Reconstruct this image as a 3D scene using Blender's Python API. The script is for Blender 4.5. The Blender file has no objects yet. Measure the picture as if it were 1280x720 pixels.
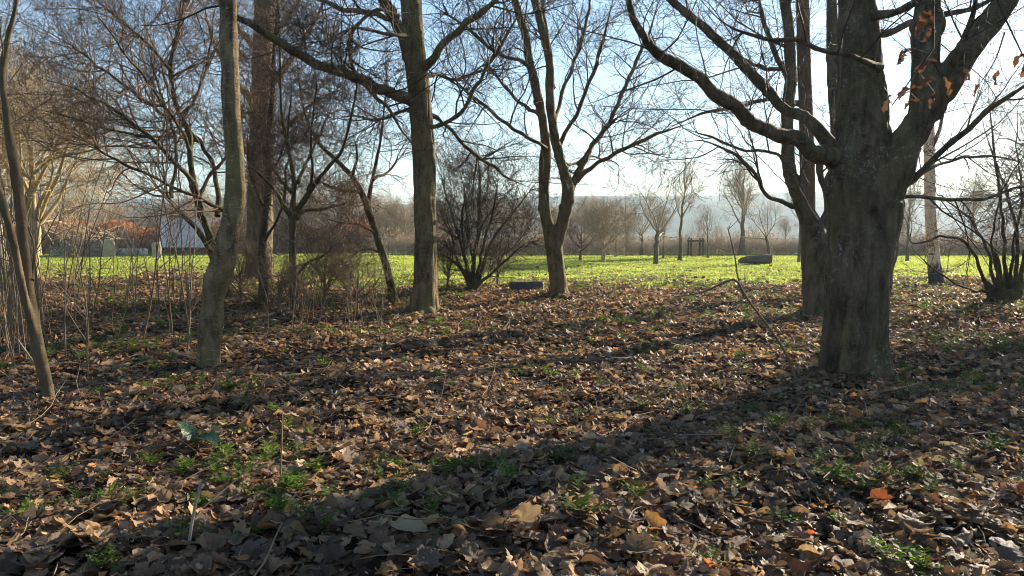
import bpy, bmesh, math
import numpy as np
from mathutils import Vector, noise as mnoise

R = math.radians
rngG = np.random.default_rng(7)
scene = bpy.context.scene
COL = scene.collection

# ------------------------------------------------------------------ camera, world, sun, exposure
FPX = 985.0            # focal length in photo pixels (photo 1280 wide)
CAMZ = 1.5
HORIZON = 287.0
PITCH = math.atan((360 - HORIZON) / FPX)
cam_data = bpy.data.cameras.new('camera')
cam_data.sensor_width = 36.0
cam_data.lens = 36.0 * FPX / 1280.0
cam_data.clip_start = 0.05
cam_data.clip_end = 9000.0
cam = bpy.data.objects.new('camera', cam_data)
cam.location = (0, 0, CAMZ)
cam.rotation_euler = (math.pi / 2 - PITCH, 0, 0)
COL.objects.link(cam)
scene.camera = cam

SUN_AZ, SUN_EL = 45.0, 18.5      # degrees right of the view direction, degrees up
world = bpy.data.worlds.new('World')
scene.world = world
world.use_nodes = True
wn = world.node_tree
bg = wn.nodes['Background']
sky = wn.nodes.new('ShaderNodeTexSky')
sky.sky_type = 'NISHITA'
sky.sun_disc = False
sky.sun_elevation = R(SUN_EL)
sky.sun_rotation = R(SUN_AZ)
sky.air_density = 1.0
sky.dust_density = 0.25
sky.ozone_density = 1.2
tint = wn.nodes.new('ShaderNodeMix'); tint.data_type = 'RGBA'; tint.blend_type = 'MULTIPLY'
tint.inputs[0].default_value = 1.0; tint.inputs[7].default_value = (0.90, 0.97, 1.03, 1)      # clear cold winter blue
wn.links.new(sky.outputs['Color'], tint.inputs[6])
wn.links.new(tint.outputs[2], bg.inputs['Color'])
bg.inputs['Strength'].default_value = 0.068

sun_data = bpy.data.lights.new('sun', 'SUN')
sun_data.energy = 4.7
sun_data.angle = R(0.5)
sun_data.color = (1.0, 0.85, 0.64)
sun = bpy.data.objects.new('sun', sun_data)
sdir = Vector((math.sin(R(SUN_AZ)) * math.cos(R(SUN_EL)), math.cos(R(SUN_AZ)) * math.cos(R(SUN_EL)), math.sin(R(SUN_EL))))
sun.rotation_euler = sdir.to_track_quat('Z', 'Y').to_euler()
sun.location = (60, 60, 40)
COL.objects.link(sun)

scene.view_settings.view_transform = 'Standard'
scene.view_settings.look = 'None'
scene.view_settings.exposure = 1.55
scene.view_settings.gamma = 1.0
scene.view_settings.use_curve_mapping = False
scene.render.engine = 'CYCLES'
scene.cycles.use_denoising = True
scene.cycles.filter_width = 1.0
scene.cycles.max_bounces = 6
scene.cycles.diffuse_bounces = 3
scene.cycles.transmission_bounces = 3
scene.cycles.volume_bounces = 0

# ------------------------------------------------------------------ measuring helpers
SP, CP = math.sin(PITCH), math.cos(PITCH)


def sstep(a, b, x):
    t = np.clip((np.asarray(x, float) - a) / (b - a), 0, 1)
    return t * t * (3 - 2 * t)


def gz(x, y):
    """height of the ground"""
    x = np.asarray(x, float); y = np.asarray(y, float)
    r = np.hypot(x, y); az = np.arctan2(x, y)
    n = 0.040 * np.sin(.8 * x + .35 * y + 1) + 0.028 * np.sin(1.9 * y - .7 * x) + 0.018 * np.sin(2.9 * x + 1.3 * y + 2) + .016 * np.sin(5.1 * x - 3.7 * y) + .024 * np.sin(8.3 * y + 2.1 * x + 1.) * np.sin(6.7 * x - 1.9 * y)
    n = n * (1 - sstep(20, 50, r)) * sstep(.2, 2.5, r)
    drop = -sstep(48, 420, r) * 11
    hill = sstep(430, 1350, r) * (60 + 8 * np.sin(az * 3.1 + .4) + 6 * np.sin(az * 7.7) + 2.5 * np.sin(az * 17 + 1) + 4 * np.sin(r * .008 + az * 5))
    return n + drop + hill


def P(px, py, d):
    x = (px - 640) / FPX; y = (360 - py) / FPX
    dy = CP + y * SP
    s = d / dy
    return np.array((x * s, d, CAMZ + (-SP + y * CP) * s))


def PX(px, d, py=400):
    return float(P(px, py, d)[0])


def DEP(py):
    return FPX * CAMZ / (py - HORIZON)


# ------------------------------------------------------------------ object helpers
def link(o, parent=None):
    COL.objects.link(o)
    if parent is not None:
        o.parent = parent
    return o


def tag(o, label=None, cat=None, group=None, kind=None):
    if label: o['label'] = label
    if cat: o['category'] = cat
    if group: o['group'] = group
    if kind: o['kind'] = kind
    return o


def empty(name, loc, label, cat, group=None, rz=0.0):
    o = bpy.data.objects.new(name, None)
    o.empty_display_size = 0.2
    o.location = [float(c) for c in loc]
    o.rotation_euler = (0, 0, rz)
    COL.objects.link(o)
    return tag(o, label, cat, group)


class Acc:
    """collects vertices and faces (all faces in one add have the same corner count)"""
    def __init__(self):
        self.v = []; self.f = []; self.n = 0; self.c = []

    def add(self, V, Fc, C=None):
        V = np.asarray(V, float).reshape(-1, 3)
        self.v.append(V); self.f.append(np.asarray(Fc, np.int64) + self.n)
        self.n += len(V)
        if C is not None:
            self.c.append(np.asarray(C, float))
        return self

    def mesh(self, name, mat, smooth=True, origin=(0, 0, 0)):
        me = bpy.data.meshes.new(name)
        V = np.concatenate(self.v) - np.asarray(origin, float)
        me.vertices.add(len(V)); me.vertices.foreach_set('co', V.astype(np.float32).ravel())
        idx = np.concatenate([f.ravel() for f in self.f])
        tot = np.concatenate([np.full(len(f), f.shape[1]) for f in self.f])
        st = np.concatenate([[0], np.cumsum(tot)[:-1]])
        me.loops.add(len(idx)); me.loops.foreach_set('vertex_index', idx.astype(np.int32))
        me.polygons.add(len(tot)); me.polygons.foreach_set('loop_start', st.astype(np.int32))
        if smooth:
            me.polygons.foreach_set('use_smooth', np.ones(len(tot), bool))
        if self.c:
            C = np.concatenate(self.c)
            at = me.attributes.new('tint', 'FLOAT_COLOR', 'POINT')
            at.data.foreach_set('color', np.hstack([C, np.ones((len(C), 1))]).astype(np.float32).ravel())
        me.update(calc_edges=True)
        if mat is not None:
            me.materials.append(mat)
        return me

    def obj(self, name, mat, parent=None, smooth=True, origin=(0, 0, 0)):
        o = bpy.data.objects.new(name, self.mesh(name, mat, smooth, origin))
        return link(o, parent)


def spline(pts, M):
    """Catmull-Rom through rows of pts, M samples spaced by arc length"""
    p = np.asarray(pts, float)
    if len(p) == 2:
        t = np.linspace(0, 1, M)[:, None]
        return p[0] * (1 - t) + p[1] * t
    q = np.vstack([2 * p[0] - p[1], p, 2 * p[-1] - p[-2]])
    out = []
    for i in range(len(p) - 1):
        a, b, c, d = q[i:i + 4]
        t = np.linspace(0, 1, 12, endpoint=False)[:, None]
        out.append(.5 * ((2 * b) + (c - a) * t + (2 * a - 5 * b + 4 * c - d) * t * t + (3 * b - a - 3 * c + d) * t ** 3))
    out.append(p[-1:])
    out = np.vstack(out)
    s = np.concatenate([[0], np.cumsum(np.linalg.norm(np.diff(out[:, :3], axis=0), axis=1))])
    u = np.linspace(0, s[-1], M)
    return np.stack([np.interp(u, s, out[:, k]) for k in range(out.shape[1])], 1)


def frames(paths):
    T = np.gradient(paths, axis=1)
    T /= np.linalg.norm(T, axis=2, keepdims=True) + 1e-9
    mean = paths[:, -1] - paths[:, 0]
    ax = np.eye(3)[np.argmin(np.abs(mean), axis=1)]
    U = ax[:, None, :] - T * np.sum(T * ax[:, None, :], axis=2, keepdims=True)
    U /= np.linalg.norm(U, axis=2, keepdims=True) + 1e-9
    return T, U, np.cross(T, U)


def tubes(paths, rad, k, cap=False):
    paths = np.asarray(paths, float); rad = np.asarray(rad, float)
    B, M, _ = paths.shape
    T, U, W = frames(paths)
    a = np.arange(k) * 2 * np.pi / k
    V = paths[:, :, None, :] + rad[:, :, None, None] * (np.cos(a)[None, None, :, None] * U[:, :, None, :] + np.sin(a)[None, None, :, None] * W[:, :, None, :])
    i = np.arange(M - 1)[:, None]; j = np.arange(k)[None, :]; jn = (j + 1) % k
    q = np.stack([i * k + j, i * k + jn, (i + 1) * k + jn, (i + 1) * k + j], -1).reshape(-1, 4)
    Fq = (q[None] + (np.arange(B) * M * k)[:, None, None]).reshape(-1, 4)
    return V.reshape(-1, 3), Fq


def grow(par, prad, counts, rng, tr=(.2, 1.), ang=(35, 65), L=(.5, 1.), M=6, jit=.12, up=.05, rf=.55, rmax=.02, rtip=.002, Lt=.5, zmin=None, flat=0.):
    """children of a batch of parent paths; vectorised"""
    par = np.asarray(par); prad = np.asarray(prad)
    B, K, _ = par.shape
    counts = np.asarray(counts, int)
    idx = np.repeat(np.arange(B), counts)
    n = len(idx)
    if n == 0:
        return np.zeros((0, M, 3)), np.zeros((0, M))
    t = tr[0] + (tr[1] - tr[0]) * rng.random(n) ** .9
    u = t * (K - 1); i0 = np.clip(u.astype(int), 0, K - 2); fr = (u - i0)[:, None]
    p0 = par[idx, i0] * (1 - fr) + par[idx, i0 + 1] * fr
    r0 = prad[idx, i0] * (1 - fr[:, 0]) + prad[idx, i0 + 1] * fr[:, 0]
    tg = par[idx, i0 + 1] - par[idx, i0]; tg /= np.linalg.norm(tg, axis=1, keepdims=True) + 1e-9
    rv = rng.normal(size=(n, 3)); rv[:, 2] *= (1 - flat)
    rv -= tg * np.sum(rv * tg, 1, keepdims=True); rv /= np.linalg.norm(rv, axis=1, keepdims=True) + 1e-9
    a = np.radians(rng.uniform(ang[0], ang[1], n))[:, None]
    d = np.cos(a) * tg + np.sin(a) * rv
    ln = rng.uniform(L[0], L[1], n) * (1 - Lt * t)
    pts = np.zeros((n, M, 3)); pts[:, 0] = p0
    for m in range(1, M):
        d = d + rng.normal(size=(n, 3)) * jit + np.array((0, 0, up))
        d /= np.linalg.norm(d, axis=1, keepdims=True)
        pts[:, m] = pts[:, m - 1] + d * (ln / (M - 1))[:, None]
    rb = np.minimum(r0 * rf, rmax * rng.uniform(.6, 1.1, n)); rb = np.maximum(rb, rtip * 1.05)
    s = np.linspace(0, 1, M)[None, :]
    rad = rb[:, None] * (1 - s) + rtip * s
    if zmin is not None:
        keep = pts[:, :, 2].min(1) > zmin
        pts, rad = pts[keep], rad[keep]
    return pts, rad


# ------------------------------------------------------------------ materials
def mat_new(name):
    m = bpy.data.materials.new(name)
    m.use_nodes = True
    nt = m.node_tree
    return m, nt, nt.nodes['Principled BSDF'], nt.nodes['Material Output']


def nd(nt, typ, **kw):
    n = nt.nodes.new(typ)
    for k, v in kw.items():
        setattr(n, k, v)
    return n


def noise_node(nt, vec, scale, detail=6, rough=.6, dist=0.0):
    n = nd(nt, 'ShaderNodeTexNoise')
    n.inputs['Scale'].default_value = scale; n.inputs['Detail'].default_value = detail
    n.inputs['Roughness'].default_value = rough; n.inputs['Distortion'].default_value = dist
    if vec is not None: nt.links.new(vec, n.inputs['Vector'])
    return n.outputs['Fac']


def ramp(nt, fac, stops):
    n = nd(nt, 'ShaderNodeValToRGB')
    cr = n.color_ramp
    while len(cr.elements) < len(stops): cr.elements.new(.5)
    for e, (p, c) in zip(cr.elements, stops):
        e.position = p
        e.color = (c[0], c[1], c[2], 1) if isinstance(c, (tuple, list)) else (c, c, c, 1)
    nt.links.new(fac, n.inputs['Fac'])
    return n.outputs['Color']


def mixc(nt, fac, a, b, mode='MIX'):
    n = nd(nt, 'ShaderNodeMix', data_type='RGBA', blend_type=mode)
    if isinstance(fac, (int, float)): n.inputs[0].default_value = fac
    else: nt.links.new(fac, n.inputs[0])
    for s, v in ((6, a), (7, b)):
        if isinstance(v, (tuple, list)): n.inputs[s].default_value = (v[0], v[1], v[2], 1)
        else: nt.links.new(v, n.inputs[s])
    return n.outputs[2]


def math_(nt, op, a, b=None):
    n = nd(nt, 'ShaderNodeMath', operation=op)
    for s, v in ((0, a), (1, b)):
        if v is None: continue
        if isinstance(v, (int, float)): n.inputs[s].default_value = v
        else: nt.links.new(v, n.inputs[s])
    return n.outputs[0]


def scaled(nt, vec, s):
    n = nd(nt, 'ShaderNodeMapping')
    n.inputs['Scale'].default_value = s
    nt.links.new(vec, n.inputs['Vector'])
    return n.outputs['Vector']


def bump(nt, bsdf, height, strength, dist=.02):
    b = nd(nt, 'ShaderNodeBump')
    b.inputs['Strength'].default_value = strength; b.inputs['Distance'].default_value = dist
    nt.links.new(height, b.inputs['Height']); nt.links.new(b.outputs['Normal'], bsdf.inputs['Normal'])


def bark(name, dark, light, green=(.075, .085, .025), gamt=.5, lent=.5, lichen=.25, bstr=.6, furrow=.0, pale=(.30, .30, .25)):
    m, nt, b, out = mat_new(name)
    tc = nd(nt, 'ShaderNodeTexCoord').outputs['Object']
    v = scaled(nt, tc, (1, 1, .35))
    n1 = noise_node(nt, v, 9, 8, .65)
    c = ramp(nt, n1, [(.36, dark), (.64, light)])
    n2 = noise_node(nt, scaled(nt, tc, (1, 1, .5)), 2.3, 5, .6)
    c = mixc(nt, math_(nt, 'MULTIPLY', ramp(nt, n2, [(.42, 0.), (.62, 1.)]), gamt), c, green)
    n3 = noise_node(nt, scaled(nt, tc, (13, 13, 46)), 1.0, 3, .6)
    lm = ramp(nt, n3, [(.60, 0.), (.68, 1.)])
    c = mixc(nt, math_(nt, 'MULTIPLY', lm, lent), c, (light[0] * 1.7, light[1] * 1.65, light[2] * 1.6))
    n3b = noise_node(nt, scaled(nt, tc, (9, 9, 30)), 1.3, 3, .6)
    c = mixc(nt, math_(nt, 'MULTIPLY', ramp(nt, n3b, [(.60, 0.), (.70, 1.)]), lent), c, (dark[0] * .5, dark[1] * .5, dark[2] * .5))
    n4 = noise_node(nt, tc, 22, 4, .75, .6)
    n5 = noise_node(nt, tc, 1.6, 2, .5)
    li = math_(nt, 'MULTIPLY', ramp(nt, n4, [(.57, 0.), (.64, 1.)]), ramp(nt, n5, [(.48, 0.), (.60, 1.)]))
    c = mixc(nt, math_(nt, 'MULTIPLY', li, lichen), c, pale)
    nt.links.new(c, b.inputs['Base Color'])
    b.inputs['Roughness'].default_value = .85
    b.inputs['Specular IOR Level'].default_value = .25
    h = math_(nt, 'ADD', math_(nt, 'MULTIPLY', noise_node(nt, scaled(nt, tc, (1, 1, .4)), 28, 8, .7), .6), math_(nt, 'MULTIPLY', n3, .5))
    if furrow > 0:
        vo = nd(nt, 'ShaderNodeTexVoronoi', feature='DISTANCE_TO_EDGE')
        vo.inputs['Scale'].default_value = 12
        nt.links.new(scaled(nt, tc, (1, 1, .22)), vo.inputs['Vector'])
        h = math_(nt, 'ADD', h, math_(nt, 'MULTIPLY', math_(nt, 'MINIMUM', vo.outputs['Distance'], .25), furrow * 4))
    bump(nt, b, h, bstr, .03)
    return m


def flat_mat(name, c1, c2, scale=20, rough=.8, bstr=.3, spec=.3, sc=(1, 1, 1)):
    m, nt, b, out = mat_new(name)
    tc = nd(nt, 'ShaderNodeTexCoord').outputs['Object']
    n = noise_node(nt, scaled(nt, tc, sc), scale, 7, .65)
    nt.links.new(ramp(nt, n, [(.3, c1), (.7, c2)]), b.inputs['Base Color'])
    b.inputs['Roughness'].default_value = rough
    b.inputs['Specular IOR Level'].default_value = spec
    if bstr: bump(nt, b, noise_node(nt, scaled(nt, tc, sc), scale * 3, 6, .7), bstr, .02)
    return m


def leaf_mat(name, col=None, trans=.35, rough=.5, spec=.35, tboost=1.3, spots=.5, satur=1.):
    """thin leaf: reflects and lets light through; colour from the per-leaf tint or fixed"""
    m, nt, b, out = mat_new(name)
    if col is None:
        at = nd(nt, 'ShaderNodeAttribute', attribute_name='tint'); c = at.outputs['Color']
    else:
        rgb = nd(nt, 'ShaderNodeRGB'); rgb.outputs[0].default_value = (*col, 1); c = rgb.outputs[0]
    tc = nd(nt, 'ShaderNodeTexCoord').outputs['Object']
    if spots:
        n = noise_node(nt, tc, 60, 6, .75)
        c = mixc(nt, math_(nt, 'MULTIPLY', ramp(nt, n, [(.45, 0.), (.7, 1.)]), spots), c, mixc(nt, 1., c, (.35, .30, .28), 'MULTIPLY'))
        bump(nt, b, noise_node(nt, tc, 70, 5, .6), .6, .012)
    nt.links.new(c, b.inputs['Base Color'])
    b.inputs['Roughness'].default_value = rough
    b.inputs['Specular IOR Level'].default_value = spec
    tr = nd(nt, 'ShaderNodeBsdfTranslucent')
    nt.links.new(mixc(nt, 1., c, (tboost, tboost * .96, tboost * .80), 'MULTIPLY'), tr.inputs['Color'])
    mx = nd(nt, 'ShaderNodeMixShader'); mx.inputs[0].default_value = trans
    nt.links.new(b.outputs[0], mx.inputs[1]); nt.links.new(tr.outputs[0], mx.inputs[2])
    nt.links.new(mx.outputs[0], out.inputs['Surface'])
    return m


M_BEECH = bark('smooth grey green bark', (.030, .020, .012), (.195, .138, .080), (.110, .092, .026), .4, .28, .9, 1.0, .16)
M_MAIN = bark('olive bark', (.050, .034, .017), (.245, .168, .088), (.150, .130, .034), .6, .35, .6, 1., .12)
M_CHERRY = bark('banded grey bark', (.065, .044, .022), (.310, .225, .130), (.180, .145, .042), .6, .5, .8, 1., .08)
M_SAPL = bark('brown young bark', (.095, .062, .035), (.170, .120, .070), (.10, .085, .03), .4, .35, .1, .5)
M_APPLE = bark('dark mossy bark', (.030, .021, .012), (.110, .080, .044), (.105, .100, .024), .7, .15, .3, .9, .1)
M_IVY = bark('rough trunk bark', (.080, .055, .032), (.23, .165, .098), (.12, .11, .035), .4, .1, .4, 1., .5)
M_REDB = bark('reddish furrowed bark', (.10, .055, .030), (.20, .115, .065), (.11, .09, .04), .2, .1, .1, .9, .6)
M_ORCH = bark('pale orchard bark', (.13, .105, .065), (.24, .20, .125), (.14, .14, .05), .5, .1, .3, .5)
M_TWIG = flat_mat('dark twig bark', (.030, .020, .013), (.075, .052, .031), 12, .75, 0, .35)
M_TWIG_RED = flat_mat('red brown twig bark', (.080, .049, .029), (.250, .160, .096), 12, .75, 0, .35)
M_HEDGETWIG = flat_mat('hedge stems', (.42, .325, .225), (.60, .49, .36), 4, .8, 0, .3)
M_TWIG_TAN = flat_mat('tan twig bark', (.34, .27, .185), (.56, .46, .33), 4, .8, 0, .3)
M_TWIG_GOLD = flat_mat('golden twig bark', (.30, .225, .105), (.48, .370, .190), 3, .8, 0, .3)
M_CANE = flat_mat('dry cane', (.12, .078, .045), (.26, .180, .110), 8, .7, 0, .35)
M_STICK = flat_mat('weathered stick', (.20, .155, .110), (.38, .31, .23), 14, .8, .4, .3)
M_LEAF = leaf_mat('fallen leaf', None, .30, .55, .28, 1.7)
M_ORANGE = leaf_mat('orange leaf', None, .45, .45, .4, 1.6, .3)
M_HANG = leaf_mat('withered beech leaf', None, .28, .5, .35, 1.3, .6)
M_HEDGELEAF = leaf_mat('red brown hedge leaf', None, .5, .6, .3, 1.3, 0)
M_WEED = leaf_mat('green weed leaf', None, .5, .6, .2, 2.0, 0)
M_GRASS = leaf_mat('grass blade', None, .58, .65, .15, 2.1, 0)
M_GREENLEAF = leaf_mat('dark green leaf', None, .2, .28, .5, 1.2, .2)
M_STONE = flat_mat('lichen stone', (.30, .27, .19), (.60, .54, .40), 9, .9, .7, .2)
M_SLATE = flat_mat('dark wet stone', (.050, .047, .046), (.115, .11, .108), 8, .55, .5, .4)
M_LOGB = flat_mat('dark log bark', (.095, .062, .040), (.26, .185, .12), 10, .85, .9, .25, (.4, 1, 1))
M_LOGW = flat_mat('cut log wood', (.16, .10, .055), (.28, .19, .11), 14, .8, .3, .25)
M_PALE = flat_mat('pale weathered board', (.56, .51, .50), (.70, .65, .63), 3, .6, .1, .35)
M_PALE2 = flat_mat('pale board strip', (.64, .58, .57), (.78, .72, .70), 3, .6, .1, .35)
M_METAL = flat_mat('dark metal frame', (.04, .04, .045), (.08, .08, .085), 6, .6, .1, .4)
M_POLE = flat_mat('old timber', (.22, .165, .11), (.40, .32, .23), 6, .8, .3, .3)
M_POST = flat_mat('dark fence timber', (.10, .075, .05), (.19, .15, .10), 6, .85, .3, .25)


def birch_mat():
    m, nt, b, out = mat_new('birch bark')
    tc = nd(nt, 'ShaderNodeTexCoord').outputs['Object']
    n1 = noise_node(nt, scaled(nt, tc, (2, 2, 5)), 1.5, 5, .6)
    c = ramp(nt, n1, [(.3, (.86, .53, .29)), (.7, (.95, .72, .46))])
    band = noise_node(nt, scaled(nt, tc, (2.2, 2.2, 6.5)), 1.1, 4, .65)
    c = mixc(nt, ramp(nt, band, [(.60, 0.), (.645, 1.)]), c, (.05, .04, .032))
    z = nd(nt, 'ShaderNodeSeparateXYZ'); nt.links.new(tc, z.inputs[0])
    low = math_(nt, 'SUBTRACT', 1., math_(nt, 'MULTIPLY', z.outputs['Z'], .75))
    r = noise_node(nt, scaled(nt, tc, (5, 5, 2.2)), 2.0, 6, .7)
    mask = ramp(nt, math_(nt, 'ADD', math_(nt, 'MULTIPLY', low, .62), math_(nt, 'MULTIPLY', r, .55)), [(.60, 0.), (.70, 1.)])
    c = mixc(nt, mask, c, (.045, .036, .028))
    nt.links.new(c, b.inputs['Base Color']); b.inputs['Roughness'].default_value = .7
    bump(nt, b, r, .6, .03)
    return m


M_BIRCH = birch_mat()

# ------------------------------------------------------------------ ground, hills, haze


def meadow_edge(x, y):
    """depth at which the leaf litter gives way to grass"""
    u = x / np.maximum(y, 1.)
    e = 20.0 + 4.5 * sstep(-.14, -.42, -(-u)) if False else 20.0 + 4.5 * (1 - sstep(-.42, -.14, u)) + 1.6 * sstep(.15, .5, u)
    return e + 1.9 * np.sin(x * .55 + .4) + 1.3 * np.sin(x * 1.7 + y * .8) + .8 * np.sin(x * 4.1 - y * 1.7) + .6 * np.sin(x * 9.3 + y * 2.9)


def ground_material():
    m, nt, b, out = mat_new('woodland soil and field')
    pos = nd(nt, 'ShaderNodeNewGeometry').outputs['Position']
    at = nd(nt, 'ShaderNodeAttribute', attribute_name='tint')
    n1 = noise_node(nt, pos, 7, 8, .7)
    soil = ramp(nt, n1, [(.3, (.022, .015, .010)), (.7, (.070, .050, .032))])
    n2 = noise_node(nt, pos, 1.2, 6, .65)
    soil = mixc(nt, ramp(nt, n2, [(.55, 0.), (.7, .6)]), soil, (.035, .045, .014))
    n3 = noise_node(nt, pos, .35, 6, .6)
    grass = ramp(nt, n3, [(.3, (.130, .165, .036)), (.55, (.155, .190, .044)), (.75, (.175, .180, .060))])
    sx = nd(nt, 'ShaderNodeSeparateColor'); nt.links.new(at.outputs['Color'], sx.inputs[0])
    c = mixc(nt, sx.outputs[0], soil, grass)
    n4 = noise_node(nt, pos, .015, 4, .5)
    fields = ramp(nt, n4, [(.40, (.085, .105, .035)), (.5, (.115, .120, .045)), (.6, (.130, .105, .060))])
    c = mixc(nt, sx.outputs[1], c, fields)
    nt.links.new(c, b.inputs['Base Color']); b.inputs['Roughness'].default_value = .95
    b.inputs['Specular IOR Level'].default_value = .1
    bump(nt, b, n1, .8, .05)
    return m


def hill_material():
    m, nt, b, out = mat_new('patchwork hills')
    pos = nd(nt, 'ShaderNodeNewGeometry').outputs['Position']
    vv = scaled(nt, pos, (1, .55, .5))
    vo = nd(nt, 'ShaderNodeTexVoronoi'); vo.inputs['Scale'].default_value = .0090
    nt.links.new(vv, vo.inputs['Vector'])
    sx = nd(nt, 'ShaderNodeSeparateColor'); nt.links.new(vo.outputs['Color'], sx.inputs[0])
    c = ramp(nt, sx.outputs[0], [(.0, (.035, .045, .03)), (.35, (.06, .08, .04)), (.6, (.11, .13, .065)), (.85, (.10, .09, .06)), (1., (.03, .038, .03))])
    ve = nd(nt, 'ShaderNodeTexVoronoi', feature='DISTANCE_TO_EDGE'); ve.inputs['Scale'].default_value = .0090
    nt.links.new(vv, ve.inputs['Vector'])
    c = mixc(nt, ramp(nt, ve.outputs['Distance'], [(.03, 1.), (.06, 0.)]), c, (.030, .032, .022))
    nt.links.new(c, b.inputs['Base Color']); b.inputs['Roughness'].default_value = 1.
    b.inputs['Specular IOR Level'].default_value = .05
    return m


def build_ground():
    az = np.radians(np.concatenate([np.linspace(-180, -52, 60, endpoint=False), np.linspace(-52, 52, 230, endpoint=False), np.linspace(52, 180, 60, endpoint=False)]))
    rs = np.concatenate([np.geomspace(.4, 60, 150), np.geomspace(63, 500, 40)[0:]])
    rh = np.geomspace(500, 6500, 60)
    for name, rr, mat, kind in (('ground', rs, ground_material(), 0), ('hills', rh, hill_material(), 1)):
        A, Rr = np.meshgrid(az, rr)
        X = Rr * np.sin(A); Y = Rr * np.cos(A)
        Z = gz(X, Y)
        V = np.stack([X, Y, Z], -1).reshape(-1, 3)
        n = len(az); m_ = len(rr)
        i = np.arange(m_ - 1)[:, None]; j = np.arange(n)[None, :]; jn = (j + 1) % n
        q = np.stack([i * n + j, (i + 1) * n + j, (i + 1) * n + jn, i * n + jn], -1).reshape(-1, 4)
        ac = Acc()
        e = meadow_edge(V[:, 0], V[:, 1])
        g = sstep(-3.0, 3.0, V[:, 1] - e)
        fr = sstep(52, 75, np.hypot(V[:, 0], V[:, 1]))
        ac.add(V, q, np.stack([g, fr, 0 * g], 1))
        if kind == 0:
            c = np.array([[0, 0, float(gz(0, 0))]])
            tri = np.stack([np.full(n, n * m_), np.arange(n), (np.arange(n) + 1) % n], -1)
            ac.v.append(c); ac.c.append(np.zeros((1, 3))); ac.f.append(tri); ac.n += 1
        o = ac.obj(name, mat)
        tag(o, kind='structure')


build_ground()


def build_haze():
    bm = bmesh.new()
    bmesh.ops.create_cube(bm, size=1)
    me = bpy.data.meshes.new('haze'); bm.to_mesh(me); bm.free()
    o = link(bpy.data.objects.new('haze', me))
    o.scale = (14000, 14000, 92); o.location = (0, 0, 92 / 2 - 13.5)
    m = bpy.data.materials.new('thin air'); m.use_nodes = True
    nt = m.node_tree
    nt.nodes.remove(nt.nodes['Principled BSDF'])
    pv = nd(nt, 'ShaderNodeVolumePrincipled')
    pv.inputs['Color'].default_value = (.62, .82, 1., 1)
    pv.inputs['Density'].default_value = HAZE
    pv.inputs['Anisotropy'].default_value = .35
    nt.links.new(pv.outputs[0], nt.nodes['Material Output'].inputs['Volume'])
    me.materials.append(m)
    tag(o, kind='stuff')


HAZE = 0.00045
build_haze()

# ------------------------------------------------------------------ trees


def spec_path(spec, M):
    """rows (px, py, depth, width px) -> points and radii"""
    rows = []
    for px, py, d, w in spec:
        p = P(px, py, d)
        rows.append((*p, .5 * w * d / FPX))
    s = spline(rows, M)
    return s[:, :3], np.maximum(s[:, 3], .002)


def roughen(V, amt, seed, sc=3.0):
    """move vertices by a lumpy noise, amt in metres"""
    off = Vector((seed * 3.1, seed * 1.7, 0))
    out = np.empty_like(V)
    for i, v in enumerate(V):
        q = Vector((v[0] * sc, v[1] * sc, v[2] * sc * .45)) + off
        n = mnoise.noise_vector(q) * .7 + mnoise.noise_vector(q * 2.7) * .35
        out[i] = (v[0] + n.x * amt, v[1] + n.y * amt, v[2] + n.z * amt * .4)
    return out


def union_trunk(paths, base, voxel, mat, amt, parent, seed=1, sc=3.0, fine=0.0, crease=.03):
    """several thick capped tubes fused into one skin with soft joints"""
    bm = bmesh.new()
    for pts, rad in paths:
        V, Fq = tubes(pts[None], rad[None], 20)
        vs = [bm.verts.new(v - base) for v in V]
        for f in Fq: bm.faces.new([vs[i] for i in f])
        bm.faces.new(vs[:20][::-1]); bm.faces.new(vs[-20:])
    bmesh.ops.recalc_face_normals(bm, faces=bm.faces[:])
    me = bpy.data.meshes.new('tmp'); bm.to_mesh(me); bm.free()
    t = link(bpy.data.objects.new('tmp', me))
    r = t.modifiers.new('r', 'REMESH'); r.mode = 'VOXEL'; r.voxel_size = voxel
    s = t.modifiers.new('s', 'SMOOTH'); s.factor = .5; s.iterations = 6
    dg = bpy.context.evaluated_depsgraph_get()
    new = bpy.data.meshes.new_from_object(t.evaluated_get(dg))
    bpy.data.objects.remove(t, do_unlink=True); bpy.data.meshes.remove(me)
    n = len(new.vertices)
    co = np.empty(n * 3, np.float32); new.vertices.foreach_get('co', co)
    co = roughen(co.reshape(-1, 3).astype(float), amt, seed, sc)
    if fine:
        co = roughen(co, fine, seed + 5, sc * 4)
    new.vertices.foreach_set('co', co.astype(np.float32).ravel()); new.update()
    nr = np.empty(n * 3, np.float32); new.vertices.foreach_get('normal', nr); nr = nr.reshape(-1, 3).astype(float)
    push = np.empty(n)
    for i, v in enumerate(co):
        a_ = mnoise.noise(Vector((v[0] * 9 + seed, v[1] * 9, v[2] * 1.3))); b_ = mnoise.noise(Vector((v[0] * 5, v[1] * 5 + seed, v[2] * 4.5)))
        push[i] = -max(0., .22 - abs(a_)) * 1.0 + max(0., b_ - .35) * 1.6
    co += nr * (push * crease)[:, None]
    new.vertices.foreach_set('co', co.astype(np.float32).ravel())
    new.polygons.foreach_set('use_smooth', np.ones(len(new.polygons), bool))
    new.update()
    new.materials.clear(); new.materials.append(mat)
    return link(bpy.data.objects.new('trunk', new), parent)


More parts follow.
